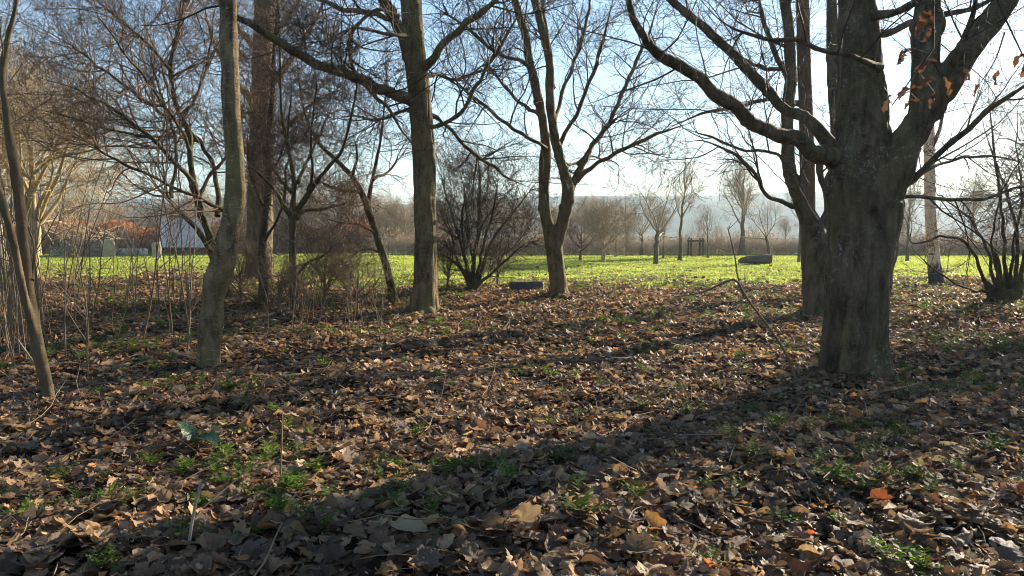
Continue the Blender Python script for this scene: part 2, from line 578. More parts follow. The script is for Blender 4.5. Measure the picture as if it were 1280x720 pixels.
def crown(root, base, parents, rng, mat, n1, L1, n2, L2, n3, L3, r1=.019, r2=.009, r3=.0055, rt=.0028, tr=(.2, 1.), up=(.03, .03, .02), jit=(.10, .14, .18), zmin=.5, flat=.0, ang=(35, 70), n4=0):
    """three levels of thinner branches grown from the limbs, joined as one crown"""
    K = 24
    pp = np.stack([spline(np.column_stack([p, r]), K) for p, r in parents])
    par, pr = pp[:, :, :3], pp[:, :, 3]
    ln = np.linalg.norm(np.diff(par, axis=1), axis=2).sum(1)
    cnt = np.round(np.array([n1] * len(ln) if np.isscalar(n1) else n1) * ln).astype(int)
    a, ar = grow(par, pr, cnt, rng, tr, ang, L1, 9, jit[0], up[0], .6, r1, rt * 1.6, .35, zmin, flat)
    b, br = grow(a, ar, np.full(len(a), n2) if n2 >= 1 else np.zeros(len(a)), rng, (.12, 1.), (30, 65), L2, 7, jit[1], up[1], .6, r2, rt, .4, zmin, flat)
    ac = Acc()
    ac.add(*tubes(a, ar, 5)); ac.add(*tubes(b, br, 3))
    if n3:
        c, cr = grow(b, br, np.full(len(b), n3), rng, (.15, 1.), (30, 60), L3, 5, jit[2], up[2], .7, r3, rt * .9, .4, zmin, flat)
        ac.add(*tubes(c, cr, 3))
        if n4:
            d, dr = grow(c, cr, np.full(len(c), n4), rng, (.2, 1.), (30, 60), (L3[0] * .5, L3[1] * .5), 4, jit[2], up[2], .7, r3, rt * .8, .4, zmin, flat)
            ac.add(*tubes(d, dr, 3))
    o = ac.obj('crown', mat, root, origin=base)
    o['kind'] = 'stuff'
    return o


def limb_obj(root, base, spec, mat, seed, amt=.012, M=None, k=10, flare=1.35, lw=.85):
    M = M or max(20, len(spec) * 7)
    p, r = spec_path(spec, M)
    r = np.maximum(r * lw * (1 - .75 * sstep(.62, 1., np.linspace(0, 1, M))), .0022)
    r = r * (1 + (flare - 1) * np.exp(-np.arange(M) / 2.0))
    kg = np.random.default_rng(seed + 77)
    arc = np.concatenate([[0], np.cumsum(np.linalg.norm(np.diff(p, axis=0), axis=1))])
    knots = np.arange(0, arc[-1] + .3, .22)                       # a slight change of direction every hand's breadth or two
    kn = kg.normal(size=(len(knots), 3))
    p = p + np.stack([np.interp(arc, knots, kn[:, c]) for c in range(3)], 1) * np.minimum(.010 + .16 * r, .026)[:, None] * sstep(0, .35, arc)[:, None]
    r = r * (1 + .06 * kg.normal(size=M))
    V, Fq = tubes(p[None], r[None], k)
    V = roughen(V, min(amt, .35 * float(r.mean())), seed, 4.)
    Acc().add(V, Fq).obj('limb', mat, root, origin=base)
    return p, r


def base_of(px, d):
    x = PX(px, d); return np.array((x, d, float(gz(x, d))))


def down(spec, base):
    """make the first row of a trunk start a little under the ground"""
    d = base[1]
    p, _ = spec_path(spec[:1], 2) if False else (None, None)
    return spec


def tree(name, label, cat, basepx, d, trunks, limbs, mat, tmat, seed, cr, voxel=.03, amt=.03, union=None, group=None, extra=None, limbmat=None, sc=3., fine=0., lw=.85, tk=.92):
    rng = np.random.default_rng(seed)
    base = base_of(basepx, d)
    root = empty(name, base, label, cat, group)
    tks = tk if isinstance(tk, tuple) else (tk,) * len(trunks)
    paths = [(p, r * t) for t, (p, r) in zip(tks, (spec_path(s, max(16, len(s) * 6)) for s in trunks))]
    # sink the first trunk into the ground
    p0, r0 = paths[0]
    p0 = np.vstack([p0[0] + (0, 0, -.35), p0]); r0 = np.concatenate([[r0[0] * 1.12], r0]); paths[0] = (p0, r0)
    if extra: paths_u = paths + extra(base)
    else: paths_u = paths
    if len(paths_u) > 1:
        union_trunk(paths_u, base, voxel, mat, amt, root, seed, sc, fine, min(.10, .22 * float(paths[0][1][2])))
    else:
        s = spline(np.column_stack([p0, r0]), max(40, len(p0)))
        V, Fq = tubes(s[None, :, :3], s[None, :, 3], 20)
        V = roughen(V, amt, seed, sc)
        Acc().add(V, Fq).obj('trunk', mat, root, origin=base)
    par = list(paths)
    for i, s in enumerate(limbs):
        par.append(limb_obj(root, base, s, limbmat or mat, seed + i * 3, lw=lw))
    if cr:
        kw = dict(cr); tr0 = kw.pop('trunk_from', .45); n1 = kw.pop('n1')
        parents = []
        for p, r in paths:
            k = int(len(p) * tr0); parents.append((p[k:], r[k:]))
        parents += par[len(paths):]
        crown(root, base, parents, rng, tmat, n1, **kw)
    return root


def roots_for(n, r, length, seed, h=.28):
    def f(base):
        g = np.random.default_rng(seed); out = []
        for k in range(n):
            a = 2 * np.pi * (k + g.uniform(-.25, .25)) / n
            u = np.array((math.cos(a), math.sin(a), 0))
            pts = [base + u * r * .45 + (0, 0, h), base + u * r * .85 + (0, 0, h * .4), base + u * (r + length * .4) + (0, 0, .03), base + u * (r + length) + (0, 0, -.10)]
            s = spline(np.column_stack([pts, [r * .42, r * .36, r * .22, r * .08]]), 10)
            out.append((s[:, :3], s[:, 3]))
        return out
    return f


TW = dict(n1=3.6, L1=(.7, 2.4), n2=10, L2=(.3, 1.1), n3=5, L3=(.15, .5), jit=(.14, .20, .24))

def big_ridges(base):
    D = 7.95
    out = []
    for sp in ([(1094, 494, D - .06, 66), (1090, 460, D - .12, 54), (1087, 410, D - .14, 48), (1090, 360, D - .14, 48), (1097, 300, D - .14, 52), (1106, 250, D - .16, 50)],
               [(1038, 496, D - .04, 50), (1043, 460, D - .10, 40), (1048, 410, D - .12, 36), (1052, 350, D - .12, 36), (1056, 290, D - .12, 40), (1054, 240, D - .12, 40), (1057, 190, D - .06, 34)],
               [(1060, 496, D - .32, 44), (1063, 455, D - .33, 30), (1068, 400, D - .32, 24), (1076, 330, D - .30, 24), (1085, 270, D - .27, 22)]):
        p, r = spec_path(sp, 26); out.append((p, r * .88))
    return out


# the big forked tree on the right
D = 7.95
tree('beech_tree', 'massive dark tree with forked trunk and long low limbs, right of centre', 'tree', 1067, D,
     [[(1067, 490, D, 112), (1067, 478, D, 104), (1066, 450, D, 95), (1067, 420, D, 92), (1070, 380, D, 90), (1073, 340, D, 92), (1076, 300, D, 95), (1079, 260, D, 92), (1079, 220, D, 84), (1077, 180, D, 76), (1077, 140, D + .05, 72), (1077, 100, D + .1, 66), (1074, 50, D + .15, 56), (1071, 0, D + .2, 50), (1066, -80, D + .3, 44), (1060, -220, D + .4, 32), (1050, -420, D + .5, 14)],
      [(1092, 300, D - .02, 44), (1100, 265, D - .08, 52), (1108, 235, D - .14, 55), (1122, 205, D - .2, 54), (1140, 170, D - .25, 52), (1160, 138, D - .3, 50), (1182, 104, D - .34, 46), (1207, 68, D - .38, 42), (1236, 28, D - .42, 38), (1262, -8, D - .45, 34), (1300, -80, D - .5, 28), (1350, -190, D - .6, 18)],
      [(1135, 195, D - .2, 24), (1147, 165, D - .22, 34), (1154, 130, D - .24, 37), (1157, 90, D - .24, 37), (1158, 40, D - .22, 36), (1159, 0, D - .2, 35), (1162, -90, D - .1, 28), (1168, -260, D, 16)]],
     [[(1070, 215, D, 32), (1045, 206, D - .1, 30), (1018, 190, D - .3, 24), (994, 176, D - .45, 22), (963, 167, D - .6, 20), (940, 154, D - .7, 20), (913, 130, D - .8, 20), (889, 113, D - .9, 18), (850, 86, D - 1.05, 17), (819, 62, D - 1.2, 15), (800, 35, D - 1.3, 14), (785, 0, D - 1.4, 13), (768, -50, D - 1.5, 11), (750, -130, D - 1.6, 7)],
      [(1068, 200, D + .2, 28), (1041, 181, D + .3, 22), (1018, 156, D + .4, 17), (998, 142, D + .5, 16), (971, 130, D + .6, 15), (952, 109, D + .7, 15), (928, 82, D + .8, 14), (905, 58, D + .9, 13), (870, 27, D + 1., 12), (839, 0, D + 1.1, 11), (800, -40, D + 1.2, 9), (750, -110, D + 1.3, 5)],
      [(1100, 84, D - .2, 10), (1072, 73, D - .6, 8), (1033, 64, D - .8, 7), (1002, 54, D - .9, 7), (963, 50, D - 1., 6), (928, 39, D - 1.1, 6), (897, 23, D - 1.2, 5), (870, -5, D - 1.3, 4)],
      [(1110, 250, D, 16), (1127, 234, D - .1, 11), (1158, 210, D - .3, 9), (1189, 179, D - .5, 9), (1212, 160, D - .6, 8), (1236, 136, D - .7, 8), (1280, 109, D - .9, 7), (1340, 70, D - 1.1, 5)],
      [(1112, 250, D, 12), (1130, 247, D + .1, 6), (1173, 247, D + .3, 5.5), (1224, 248, D + .5, 5), (1280, 233, D + .7, 4), (1340, 215, D + .9, 3)],
      [(1090, 20, D, 14), (1112, 16, D - .1, 11), (1135, 5, D - .2, 10), (1165, -20, D - .3, 9), (1200, -70, D - .4, 6)],
      [(1092, 42, D + .2, 12), (1115, 38, D + .4, 10), (1140, 28, D + .6, 9), (1180, 18, D + .8, 8), (1230, 5, D + 1., 7), (1290, -30, D + 1.2, 4)],
      [(1185, 105, D - .3, 12), (1200, 60, D - .6, 9), (1215, 20, D - .8, 8), (1225, -40, D - 1., 6)],
      [(1115, 262, D + .2, 9), (1140, 225, D + .6, 5), (1180, 205, D + 1., 4.5), (1230, 195, D + 1.4, 4), (1300, 205, D + 1.8, 3)]],
     M_BEECH, M_TWIG, 11,
     dict(n1=3.2, L1=(.5, 1.9), n2=9, L2=(.25, .9), n3=5, L3=(.1, .4), trunk_from=.62, r1=.010, r2=.005, r3=.003, rt=.0016, flat=.3),
     voxel=.014, amt=.050, extra=big_ridges, sc=3.4, fine=.010, tk=(.86, .76, .86))

# the tree behind it
D = 13.0
tree('forked_tree', 'slimmer forked tree just behind the massive dark one', 'tree', 1020, D,
     [[(1022, 402, D, 46), (1021, 392, D, 38), (1020, 360, D, 34), (1021, 330, D, 34), (1022, 305, D, 35), (1014, 280, D, 28), (1004, 258, D, 23), (995, 235, D - .1, 20), (986, 205, D - .2, 18), (985, 170, D - .2, 17), (986, 130, D - .2, 17), (988, 90, D - .2, 16), (986, 40, D - .2, 15), (981, 0, D - .2, 14), (972, -80, D - .2, 11), (960, -200, D, 6)],
      [(1024, 310, D, 22), (1028, 285, D + .1, 20), (1036, 265, D + .2, 16), (1034, 240, D + .3, 12), (1026, 222, D + .4, 10), (1026, 195, D + .5, 10), (1034, 170, D + .6, 9)],
      [(1030, 290, D + .1, 18), (1042, 250, D + .5, 17), (1046, 190, D + .9, 17), (1042, 100, D + 1.2, 16), (1040, 0, D + 1.4, 15), (1040, -100, D + 1.5, 12), (1040, -240, D + 1.5, 5)]],
     [[(998, 258, D, 9), (987, 257, D - .1, 7), (956, 240, D - .4, 6), (944, 218, D - .6, 5.5), (921, 195, D - .8, 5), (890, 178, D - 1., 4), (850, 175, D - 1.2, 3)],
      [(986, 210, D, 7), (970, 192, D + .2, 4.5), (930, 187, D + .5, 4), (890, 172, D + .8, 4), (850, 160, D + 1., 3)],
      [(1022, 276, D - .3, 3.5), (1010, 258, D - .35, 3), (1000, 236, D - .35, 3), (992, 205, D - .3, 3), (990, 190, D - .2, 2.5)],
      [(985, 95, D, 9), (970, 70, D + .4, 8), (955, 30, D + .8, 7), (945, -20, D + 1.2, 5)]],
     M_BEECH, M_TWIG, 12, dict(TW, trunk_from=.4, n1=2.6, n2=8, L1=(.7, 2.2)), voxel=.03, amt=.03, extra=roots_for(5, .24, .35, 5, .2))

# reddish trunk further back
D = 17.5
tree('pine_tree', 'straight reddish brown trunk rising between the two dark forked trees', 'tree', 1008, D,
     [[(1014, 372, D, 26), (1012, 350, D, 21), (1010, 280, D, 20), (1009, 200, D, 19), (1006, 100, D, 18), (1003, 0, D, 17), (1000, -120, D, 13), (997, -260, D, 6)]],
     [[(1004, 90, D, 9), (979, 88, D - .3, 7), (950, 84, D - .6, 6), (936, 76, D - .8, 5), (905, 60, D - 1, 3)],
      [(1006, 130, D, 9), (960, 125, D - .3, 6), (909, 136, D - .6, 5), (870, 144, D - .9, 4), (823, 167, D - 1.2, 3)]],
     M_REDB, M_TWIG_RED, 13, dict(TW, trunk_from=.35, n1=1.7, n2=8, L1=(.8, 2.4)), amt=.02)

# straight tree left of centre
D = 13.9
tree('straight_tree', 'tall straight tree with mossy trunk and outspread limbs, left of centre', 'tree', 530, D,
     [[(530, 399, D, 52), (530, 390, D, 44), (531, 375, D, 37), (532, 340, D, 34), (532, 300, D, 31), (531, 250, D, 30), (530, 210, D, 31), (529, 180, D, 31), (527, 150, D, 31), (525, 125, D, 32), (521, 90, D, 31), (517, 50, D, 30), (514, 0, D, 28), (511, -80, D, 24), (507, -200, D, 16), (500, -340, D, 8)],
      [(519, 95, D, 16), (511, 68, D - .1, 18), (503, 43, D - .2, 16), (490, 18, D - .3, 15), (478, -5, D - .4, 14), (455, -70, D - .6, 11), (430, -170, D - .8, 6)]],
     [[(522, 128, D, 19), (508, 122, D - .2, 17), (486, 115, D - .4, 16), (458, 105, D - .7, 16), (431, 93, D - 1., 15), (400, 82, D - 1.2, 14), (375, 70, D - 1.4, 14), (350, 54, D - 1.6, 13), (323, 37, D - 1.8, 12), (297, 18, D - 2., 11), (270, -8, D - 2.2, 9), (240, -50, D - 2.4, 5)],
      [(525, 88, D, 16), (538, 76, D - .2, 12), (555, 56, D - .4, 11), (579, 35, D - .7, 10), (602, 16, D - .9, 9), (620, 0, D - 1., 8), (645, -30, D - 1.2, 5)],
      [(505, 35, D, 12), (486, 23, D + .4, 8), (458, 15, D + .8, 7.5), (431, 12, D + 1.1, 7), (400, 0, D + 1.4, 6), (360, -25, D + 1.8, 4)],
      [(515, 48, D, 7), (497, 43, D - .6, 5), (465, 38, D - .9, 5), (439, 31, D - 1.2, 4), (410, 18, D - 1.4, 3)],
      [(532, 158, D, 8), (548, 155, D - .4, 6), (567, 147, D - .7, 6), (580, 133, D - .9, 5.5), (590, 117, D - 1., 5.5), (610, 82, D - 1.3, 5), (633, 45, D - 1.5, 5), (648, 15, D - 1.7, 4), (660, -30, D - 1.9, 3)],
      [(531, 138, D, 8), (550, 150, D + .5, 5), (575, 175, D + .9, 5), (596, 195, D + 1.2, 5), (618, 210, D + 1.5, 5), (645, 227, D + 1.9, 4), (668, 235, D + 2.2, 2.5)],
      [(498, 20, D - .5, 5), (470, 12, D - .9, 5), (443, 35, D - 1., 5), (436, 62, D - 1., 5), (443, 89, D - 1., 5), (466, 118, D - .9, 5.5), (485, 135, D - .8, 6), (497, 152, D - .7, 6.5), (506, 170, D - .6, 7), (516, 183, D - .5, 8), (522, 190, D - .5, 9)],
      [(526, 100, D, 7), (545, 92, D + .8, 5), (570, 100, D + 1.4, 4.5), (605, 88, D + 2., 4), (640, 92, D + 2.5, 3)],
      [(524, 130, D, 6), (500, 140, D + .8, 4.5), (470, 150, D + 1.3, 4), (440, 145, D + 1.8, 3.5), (405, 152, D + 2.2, 2.5)]],
     M_MAIN, M_TWIG, 14, dict(TW, trunk_from=.42, n1=3.6, L1=(.8, 2.5)), voxel=.02, amt=.030, extra=roots_for(7, .27, .5, 7, .22), fine=.004)

# forked tree right of it
D = 16.8
tree('twin_stem_tree', 'twin-stemmed tree forking low, in the middle at the meadow edge', 'tree', 698, D,
     [[(700, 379, D, 36), (699, 370, D, 28), (697, 350, D, 24), (694, 325, D, 23), (692, 305, D, 24), (686, 285, D, 18), (681, 262, D, 16), (680, 235, D, 15), (681, 205, D, 16), (682, 180, D, 14), (678, 150, D, 13), (671, 115, D, 13), (662, 75, D, 12), (655, 40, D, 11), (644, 0, D, 10), (628, -60, D, 8), (600, -170, D, 4)],
      [(694, 318, D, 18), (698, 298, D, 17), (703, 278, D - .1, 17), (708, 255, D - .2, 17), (710, 236, D - .25, 17), (704, 212, D - .3, 14), (697, 188, D - .35, 14), (692, 160, D - .4, 13), (688, 130, D - .4, 13), (687, 90, D - .4, 12), (684, 60, D - .4, 12), (676, 30, D - .45, 11), (668, 0, D - .5, 10), (655, -70, D - .5, 7), (640, -180, D - .5, 3)],
      [(709, 248, D - .2, 11), (716, 232, D - .1, 11), (721, 221, D, 10), (727, 209, D + .1, 8)]],
     [[(720, 225, D, 9), (735, 214, D - .2, 6.5), (752, 201, D - .4, 6), (775, 188, D - .6, 6), (800, 177, D - .8, 5.5), (830, 165, D - 1., 5), (870, 148, D - 1.2, 3)],
      [(722, 218, D, 9), (732, 200, D + .2, 7.5), (742, 183, D + .4, 7), (753, 165, D + .5, 7), (764, 150, D + .6, 6.5), (781, 109, D + .8, 6), (795, 80, D + .9, 5), (805, 58, D + 1., 5), (818, 20, D + 1.2, 4), (830, -20, D + 1.4, 2.5)],
      [(698, 185, D, 7), (706, 168, D - .3, 6), (719, 144, D - .5, 6), (731, 118, D - .7, 5.5), (742, 89, D - .9, 5.5), (752, 55, D - 1.1, 5), (762, 19, D - 1.3, 4), (772, -20, D - 1.5, 3)],
      [(693, 150, D, 6), (698, 132, D + .4, 5.5), (711, 97, D + .7, 5.5), (720, 72, D + .9, 5), (727, 54, D + 1., 5), (738, 0, D + 1.3, 4), (748, -50, D + 1.5, 3)],
      [(684, 186, D, 6), (676, 181, D - .3, 5), (655, 169, D - .6, 5), (633, 156, D - .9, 5), (613, 140, D - 1.1, 4.5), (594, 124, D - 1.3, 4.5), (570, 100, D - 1.5, 4), (548, 78, D - 1.7, 3)],
      [(677, 145, D, 6), (660, 135, D + .4, 5), (640, 118, D + .8, 4.5), (620, 95, D + 1.1, 4), (600, 70, D + 1.4, 3)],
      [(664, 84, D, 7), (650, 77, D - .3, 5.5), (620, 65, D - .6, 5), (590, 40, D - .9, 5), (560, 20, D - 1.2, 4), (530, 0, D - 1.4, 3)],
      [(690, 110, D, 8), (684, 60, D + .5, 7.5), (680, 20, D + .6, 7), (672, -30, D + .6, 5)],
      [(700, 200, D, 5), (715, 205, D + .6, 3.5), (740, 195, D + 1.2, 3), (770, 205, D + 1.8, 2.5)],
      [(723, 205, D, 5), (735, 190, D - .6, 4), (745, 175, D - 1., 4), (770, 150, D - 1.4, 3.5), (800, 130, D - 1.8, 2.5)]],
     M_MAIN, M_TWIG, 15, dict(TW, trunk_from=.45, n1=3.2, L1=(.8, 2.4), n2=9), voxel=.02, amt=.030, extra=roots_for(5, .19, .32, 9, .18), fine=.004)

# curved grey trunk, near left
D = 8.2
tree('cherry_tree', 'near curved grey trunk with banded bark, left of the straight mossy tree', 'tree', 258, D,
     [[(258, 474, D, 40), (259, 460, D, 33), (261, 435, D, 30), (264, 400, D, 31), (267, 372, D, 30), (270, 356, D, 34), (274, 345, D, 34), (279, 328, D, 31), (284, 308, D, 29), (287, 292, D, 28), (292, 262, D, 28), (294, 225, D, 26), (292, 180, D, 25), (289, 130, D, 24), (286, 60, D, 23), (284, 0, D, 22), (282, -80, D, 20), (278, -200, D, 15), (275, -360, D, 7)]],
     [[(284, -60, D, 10), (310, -110, D - .3, 7), (345, -190, D - .5, 4)], [(282, -90, D, 10), (250, -140, D + .4, 7), (200, -210, D + .7, 4)]],
     M_CHERRY, M_TWIG, 16, dict(n1=1.6, L1=(.5, 1.3), n2=5, L2=(.3, .7), n3=3, L3=(.1, .3), trunk_from=.8, zmin=3.0), amt=.024, sc=5.5, fine=0)

# left edge sapling
D = 6.5
tree('young_tree', 'slim brown two-stemmed young tree at the left edge', 'tree', 62, D,
     [[(68, 520, D, 22), (63, 505, D, 18), (55, 470, D, 17), (47, 430, D, 17), (40, 395, D, 16), (34, 350, D, 15), (29, 300, D, 14), (24, 250, D, 14), (17, 200, D, 13), (8, 140, D, 10), (3, 95, D, 9), (8, 55, D, 8), (20, 5, D, 6), (30, -60, D, 5), (38, -150, D, 3)],
      [(46, 425, D, 13), (38, 400, D - .05, 11), (31, 370, D - .1, 11), (22, 330, D - .12, 11), (12, 285, D - .15, 10), (2, 250, D - .2, 10), (-18, 180, D - .2, 8), (-40, 60, D - .2, 4)]],
     [[(40, 350, D, 5), (42, 310, D + .2, 3), (30, 260, D + .4, 2.5), (10, 205, D + .5, 2)], [(52, 455, D, 5), (50, 400, D + .3, 3.2), (46, 340, D + .5, 2.5), (30, 290, D + .6, 2)]],
     M_SAPL, M_TWIG_RED, 17, dict(n1=1.4, L1=(.4, 1.1), n2=4, L2=(.2, .5), n3=2, L3=(.08, .2), trunk_from=.5, r1=.006, r2=.003, r3=.002, zmin=1.0), voxel=.012, amt=.010, sc=6.)

# spreading thorn tree behind the curved trunk
D = 16.0
tree('hawthorn_tree', 'spreading thorny tree behind the curved grey trunk, fanning leftwards', 'tree', 284, D,
     [[(286, 386, D, 24), (282, 365, D, 20), (276, 345, D, 18), (268, 322, D, 16), (262, 295, D, 13), (253, 272, D, 12), (247, 250, D, 11), (241, 225, D, 10), (238, 195, D, 9), (237, 167, D, 9), (226, 145, D, 8), (218, 125, D, 8), (214, 78, D, 7), (222, 40, D, 6), (229, 10, D, 5), (240, -60, D, 3)],
      [(268, 326, D, 11), (258, 305, D - .2, 9), (245, 285, D - .3, 9), (228, 268, D - .4, 8), (214, 252, D - .5, 7), (207, 240, D - .6, 6)]],
     [[(243, 232, D, 10), (230, 215, D - .4, 8), (218, 202, D - .7, 8), (187, 171, D - 1., 7), (148, 140, D - 1.4, 6), (109, 120, D - 1.7, 5), (78, 105, D - 2., 4), (40, 95, D - 2.3, 3)],
      [(272, 300, D, 8), (280, 268, D - .6, 7), (265, 257, D - .9, 6), (249, 249, D - 1.1, 6), (220, 236, D - 1.4, 5.5), (194, 222, D - 1.7, 5), (148, 202, D - 2., 5), (97, 172, D - 2.3, 4), (50, 155, D - 2.6, 3)],
      [(272, 270, D, 9), (270, 215, D + .6, 8), (257, 190, D + .8, 7), (241, 167, D + 1., 7), (194, 136, D + 1.4, 6), (160, 110, D + 1.7, 5.5), (128, 86, D + 2., 5), (78, 50, D + 2.4, 4), (23, 23, D + 2.8, 3)],
      [(214, 248, D - .4, 7), (214, 230, D - .4, 6), (220, 205, D - .2, 6), (218, 170, D, 5), (205, 130, D + .2, 4), (190, 80, D + .4, 3.5), (180, 20, D + .6, 3)],
      [(246, 250, D, 7), (262, 220, D + .4, 6), (285, 190, D + .8, 5), (300, 150, D + 1.2, 4), (310, 90, D + 1.6, 3)],
      [(238, 190, D, 6), (225, 160, D - .5, 5), (190, 110, D - 1.2, 4.5), (150, 60, D - 1.8, 4), (110, 0, D - 2.4, 3)],
      [(226, 150, D, 6), (250, 110, D + .6, 5), (262, 60, D + 1., 4), (270, 0, D + 1.4, 3)],
      [(215, 90, D, 6), (190, 60, D - .5, 5), (150, 25, D - 1., 4), (100, -20, D - 1.5, 3)],
      [(190, 172, D - 1., 5), (150, 165, D - 1.2, 4), (100, 150, D - 1.6, 3.5), (40, 135, D - 2., 2.5)]],
     M_APPLE, M_TWIG_RED, 18, dict(n1=6., L1=(.8, 2.8), n2=11, L2=(.35, 1.2), n3=5, L3=(.15, .5), trunk_from=.5, jit=(.16, .2, .25), r1=.024, zmin=1.3), voxel=.025, amt=.025, sc=4., lw=.68, tk=.82)

# rough thick trunk behind, and the dark thin one in front of it
D = 24.0
tree('oak_tree', 'thick straight brown trunk further back beside the curved grey one', 'tree', 325, D,
     [[(325, 350, D, 46), (325, 342, D, 38), (325, 310, D, 36), (325, 270, D, 35), (326, 220, D, 33), (327, 150, D, 31), (329, 80, D, 28), (331, 0, D, 26), (332, -100, D, 22), (335, -240, D, 12)]],
     [[(328, 120, D, 12), (350, 90, D - .8, 9), (380, 50, D - 1.4, 7), (410, -10, D - 2., 5)], [(327, 140, D, 11), (300, 110, D - .8, 8), (270, 60, D - 1.4, 6), (250, -10, D - 2., 4)], [(328, 60, D, 11), (360, 20, D + .6, 8), (400, -40, D + 1.2, 5)], [(328, 70, D, 11), (295, 30, D + .6, 8), (250, -30, D + 1.2, 5)],
      [(327, 180, D, 9), (352, 165, D - 1., 6), (390, 130, D - 2., 5), (430, 110, D - 2.6, 3.5)], [(326, 200, D, 9), (300, 180, D - 1., 6), (265, 140, D - 2., 4)]],
     M_IVY, M_TWIG_RED, 19, dict(n1=4.2, L1=(.6, 2.4), n2=10, L2=(.35, 1.2), n3=5, L3=(.2, .6), trunk_from=.10, rt=.0035, r2=.010, r3=.006, jit=(.18, .2, .2), ang=(50, 105)), amt=.075, sc=3.)
D = 14.8
tree('thicket_tree', 'short dark thin trunk clothed in tangled twigs, in front of the thick brown trunk', 'tree', 327, D,
     [[(327, 390, D, 20), (328, 375, D, 16), (329, 345, D, 14), (328, 310, D, 13), (332, 270, D, 12), (336, 230, D, 10), (334, 180, D, 9), (340, 120, D, 7), (344, 50, D, 5), (350, -40, D, 3)]],
     [[(330, 300, D, 7), (345, 280, D - .4, 5), (355, 250, D - .7, 4.5), (358, 215, D - .9, 4), (368, 170, D - 1., 3)], [(331, 260, D, 7), (318, 235, D - .4, 5), (310, 200, D - .7, 4), (312, 150, D - .9, 3)], [(335, 220, D, 6), (352, 190, D - .5, 4), (362, 140, D - .8, 3.5), (365, 80, D - 1., 2.5)], [(335, 190, D, 5), (318, 150, D + .6, 4), (310, 90, D + 1., 3)]],
     M_APPLE, M_TWIG_RED, 20, dict(n1=9, L1=(.4, 1.6), n2=9, L2=(.2, .8), n3=4, L3=(.1, .35), trunk_from=.15, jit=(.22, .24, .25), zmin=.2, ang=(50, 110), r1=.008), amt=.02, sc=5., lw=.68, tk=.82)

# small sprouting tree
D = 13.7
tree('crab_apple_tree', 'small tree with pale green stem and dark knotted head, left of the straight tree', 'tree', 367, D,
     [[(369, 402, D, 20), (368, 390, D, 16), (367, 360, D, 12), (366, 320, D, 11), (366, 290, D, 11), (366, 268, D, 13), (366, 255, D, 10), (368, 230, D, 8), (362, 195, D, 7), (352, 140, D, 5), (350, 60, D, 4), (345, -30, D, 2)],
      [(366, 275, D, 9), (373, 262, D - .1, 10), (383, 246, D - .2, 9), (395, 228, D - .3, 8), (412, 208, D - .4, 6)]],
     [[(364, 270, D, 9), (354, 258, D - .2, 7), (345, 240, D - .4, 6), (320, 215, D - .7, 5), (300, 205, D - 1., 3)],
      [(408, 212, D - .4, 6), (425, 190, D - .6, 5), (440, 150, D - .8, 4.5), (446, 100, D - 1., 3.5), (452, 50, D - 1.2, 2.5)],
      [(370, 272, D, 8), (382, 263, D + .3, 6), (397, 262, D + .5, 5.5), (420, 258, D + .8, 4), (445, 250, D + 1.1, 3)],
      [(370, 345, D, 5), (380, 333, D - .3, 4.5), (392, 325, D - .5, 4), (408, 315, D - .7, 4), (420, 300, D - .9, 3)],
      [(370, 335, D, 5), (385, 330, D + .4, 5), (398, 336, D + .6, 4), (396, 320, D + .7, 3), (412, 310, D + .9, 2.5)],
      [(364, 240, D, 6), (350, 225, D + .5, 5), (335, 190, D + .8, 4), (330, 130, D + 1., 3)],
      [(385, 244, D, 6), (390, 215, D - .6, 5), (388, 170, D - 1., 4), (395, 120, D - 1.3, 3), (390, 60, D - 1.6, 2)],
      [(372, 228, D, 6), (385, 200, D + .7, 5), (400, 170, D + 1.1, 4), (420, 120, D + 1.5, 3)]],
     M_APPLE, M_TWIG_RED, 21, dict(n1=7.5, L1=(.5, 1.7), n2=9, L2=(.2, .8), n3=4, L3=(.1, .3), trunk_from=.3, jit=(.2, .22, .25), zmin=.35, r1=.008, ang=(40, 90)), voxel=.02, amt=.02, sc=6., lw=.68, tk=.82)

# leaning tree
D = 15.5
tree('leaning_tree', 'thin dark tree leaning left, just left of the straight mossy trunk', 'tree', 492, D,
     [[(493, 384, D, 20), (491, 370, D, 15), (487, 350, D, 13), (482, 330, D, 12), (476, 310, D, 12), (469, 290, D, 11), (463, 270, D, 11), (456, 250, D, 10), (445, 228, D, 9), (432, 212, D, 8), (415, 195, D, 7), (398, 178, D, 6), (384, 150, D, 5), (375, 110, D, 4), (370, 60, D, 3)],
      [(460, 262, D, 8), (462, 240, D + .2, 7), (468, 212, D + .4, 6), (474, 185, D + .5, 5), (480, 140, D + .7, 4), (484, 90, D + .9, 3)]],
     [[(450, 240, D, 7), (430, 238, D - .4, 5), (408, 232, D - .8, 4.5), (385, 215, D - 1.1, 3.5)], [(470, 292, D, 6), (450, 280, D - .5, 4), (428, 278, D - .9, 3.5), (400, 272, D - 1.2, 2.5)], [(440, 222, D, 6), (446, 195, D - .5, 4), (440, 160, D - .8, 3)], [(478, 318, D, 5), (462, 312, D + .4, 3.5), (440, 318, D + .8, 3), (415, 330, D + 1.1, 2)], [(466, 225, D, 5), (490, 210, D + .8, 4), (505, 180, D + 1.2, 3)]],
     M_APPLE, M_TWIG_RED, 22, dict(n1=7, L1=(.5, 1.8), n2=9, L2=(.2, .9), n3=4, L3=(.1, .35), trunk_from=.25, jit=(.2, .22, .25), zmin=.4, r1=.009, ang=(45, 95)), voxel=.02, amt=.02, sc=5., lw=.68, tk=.82)

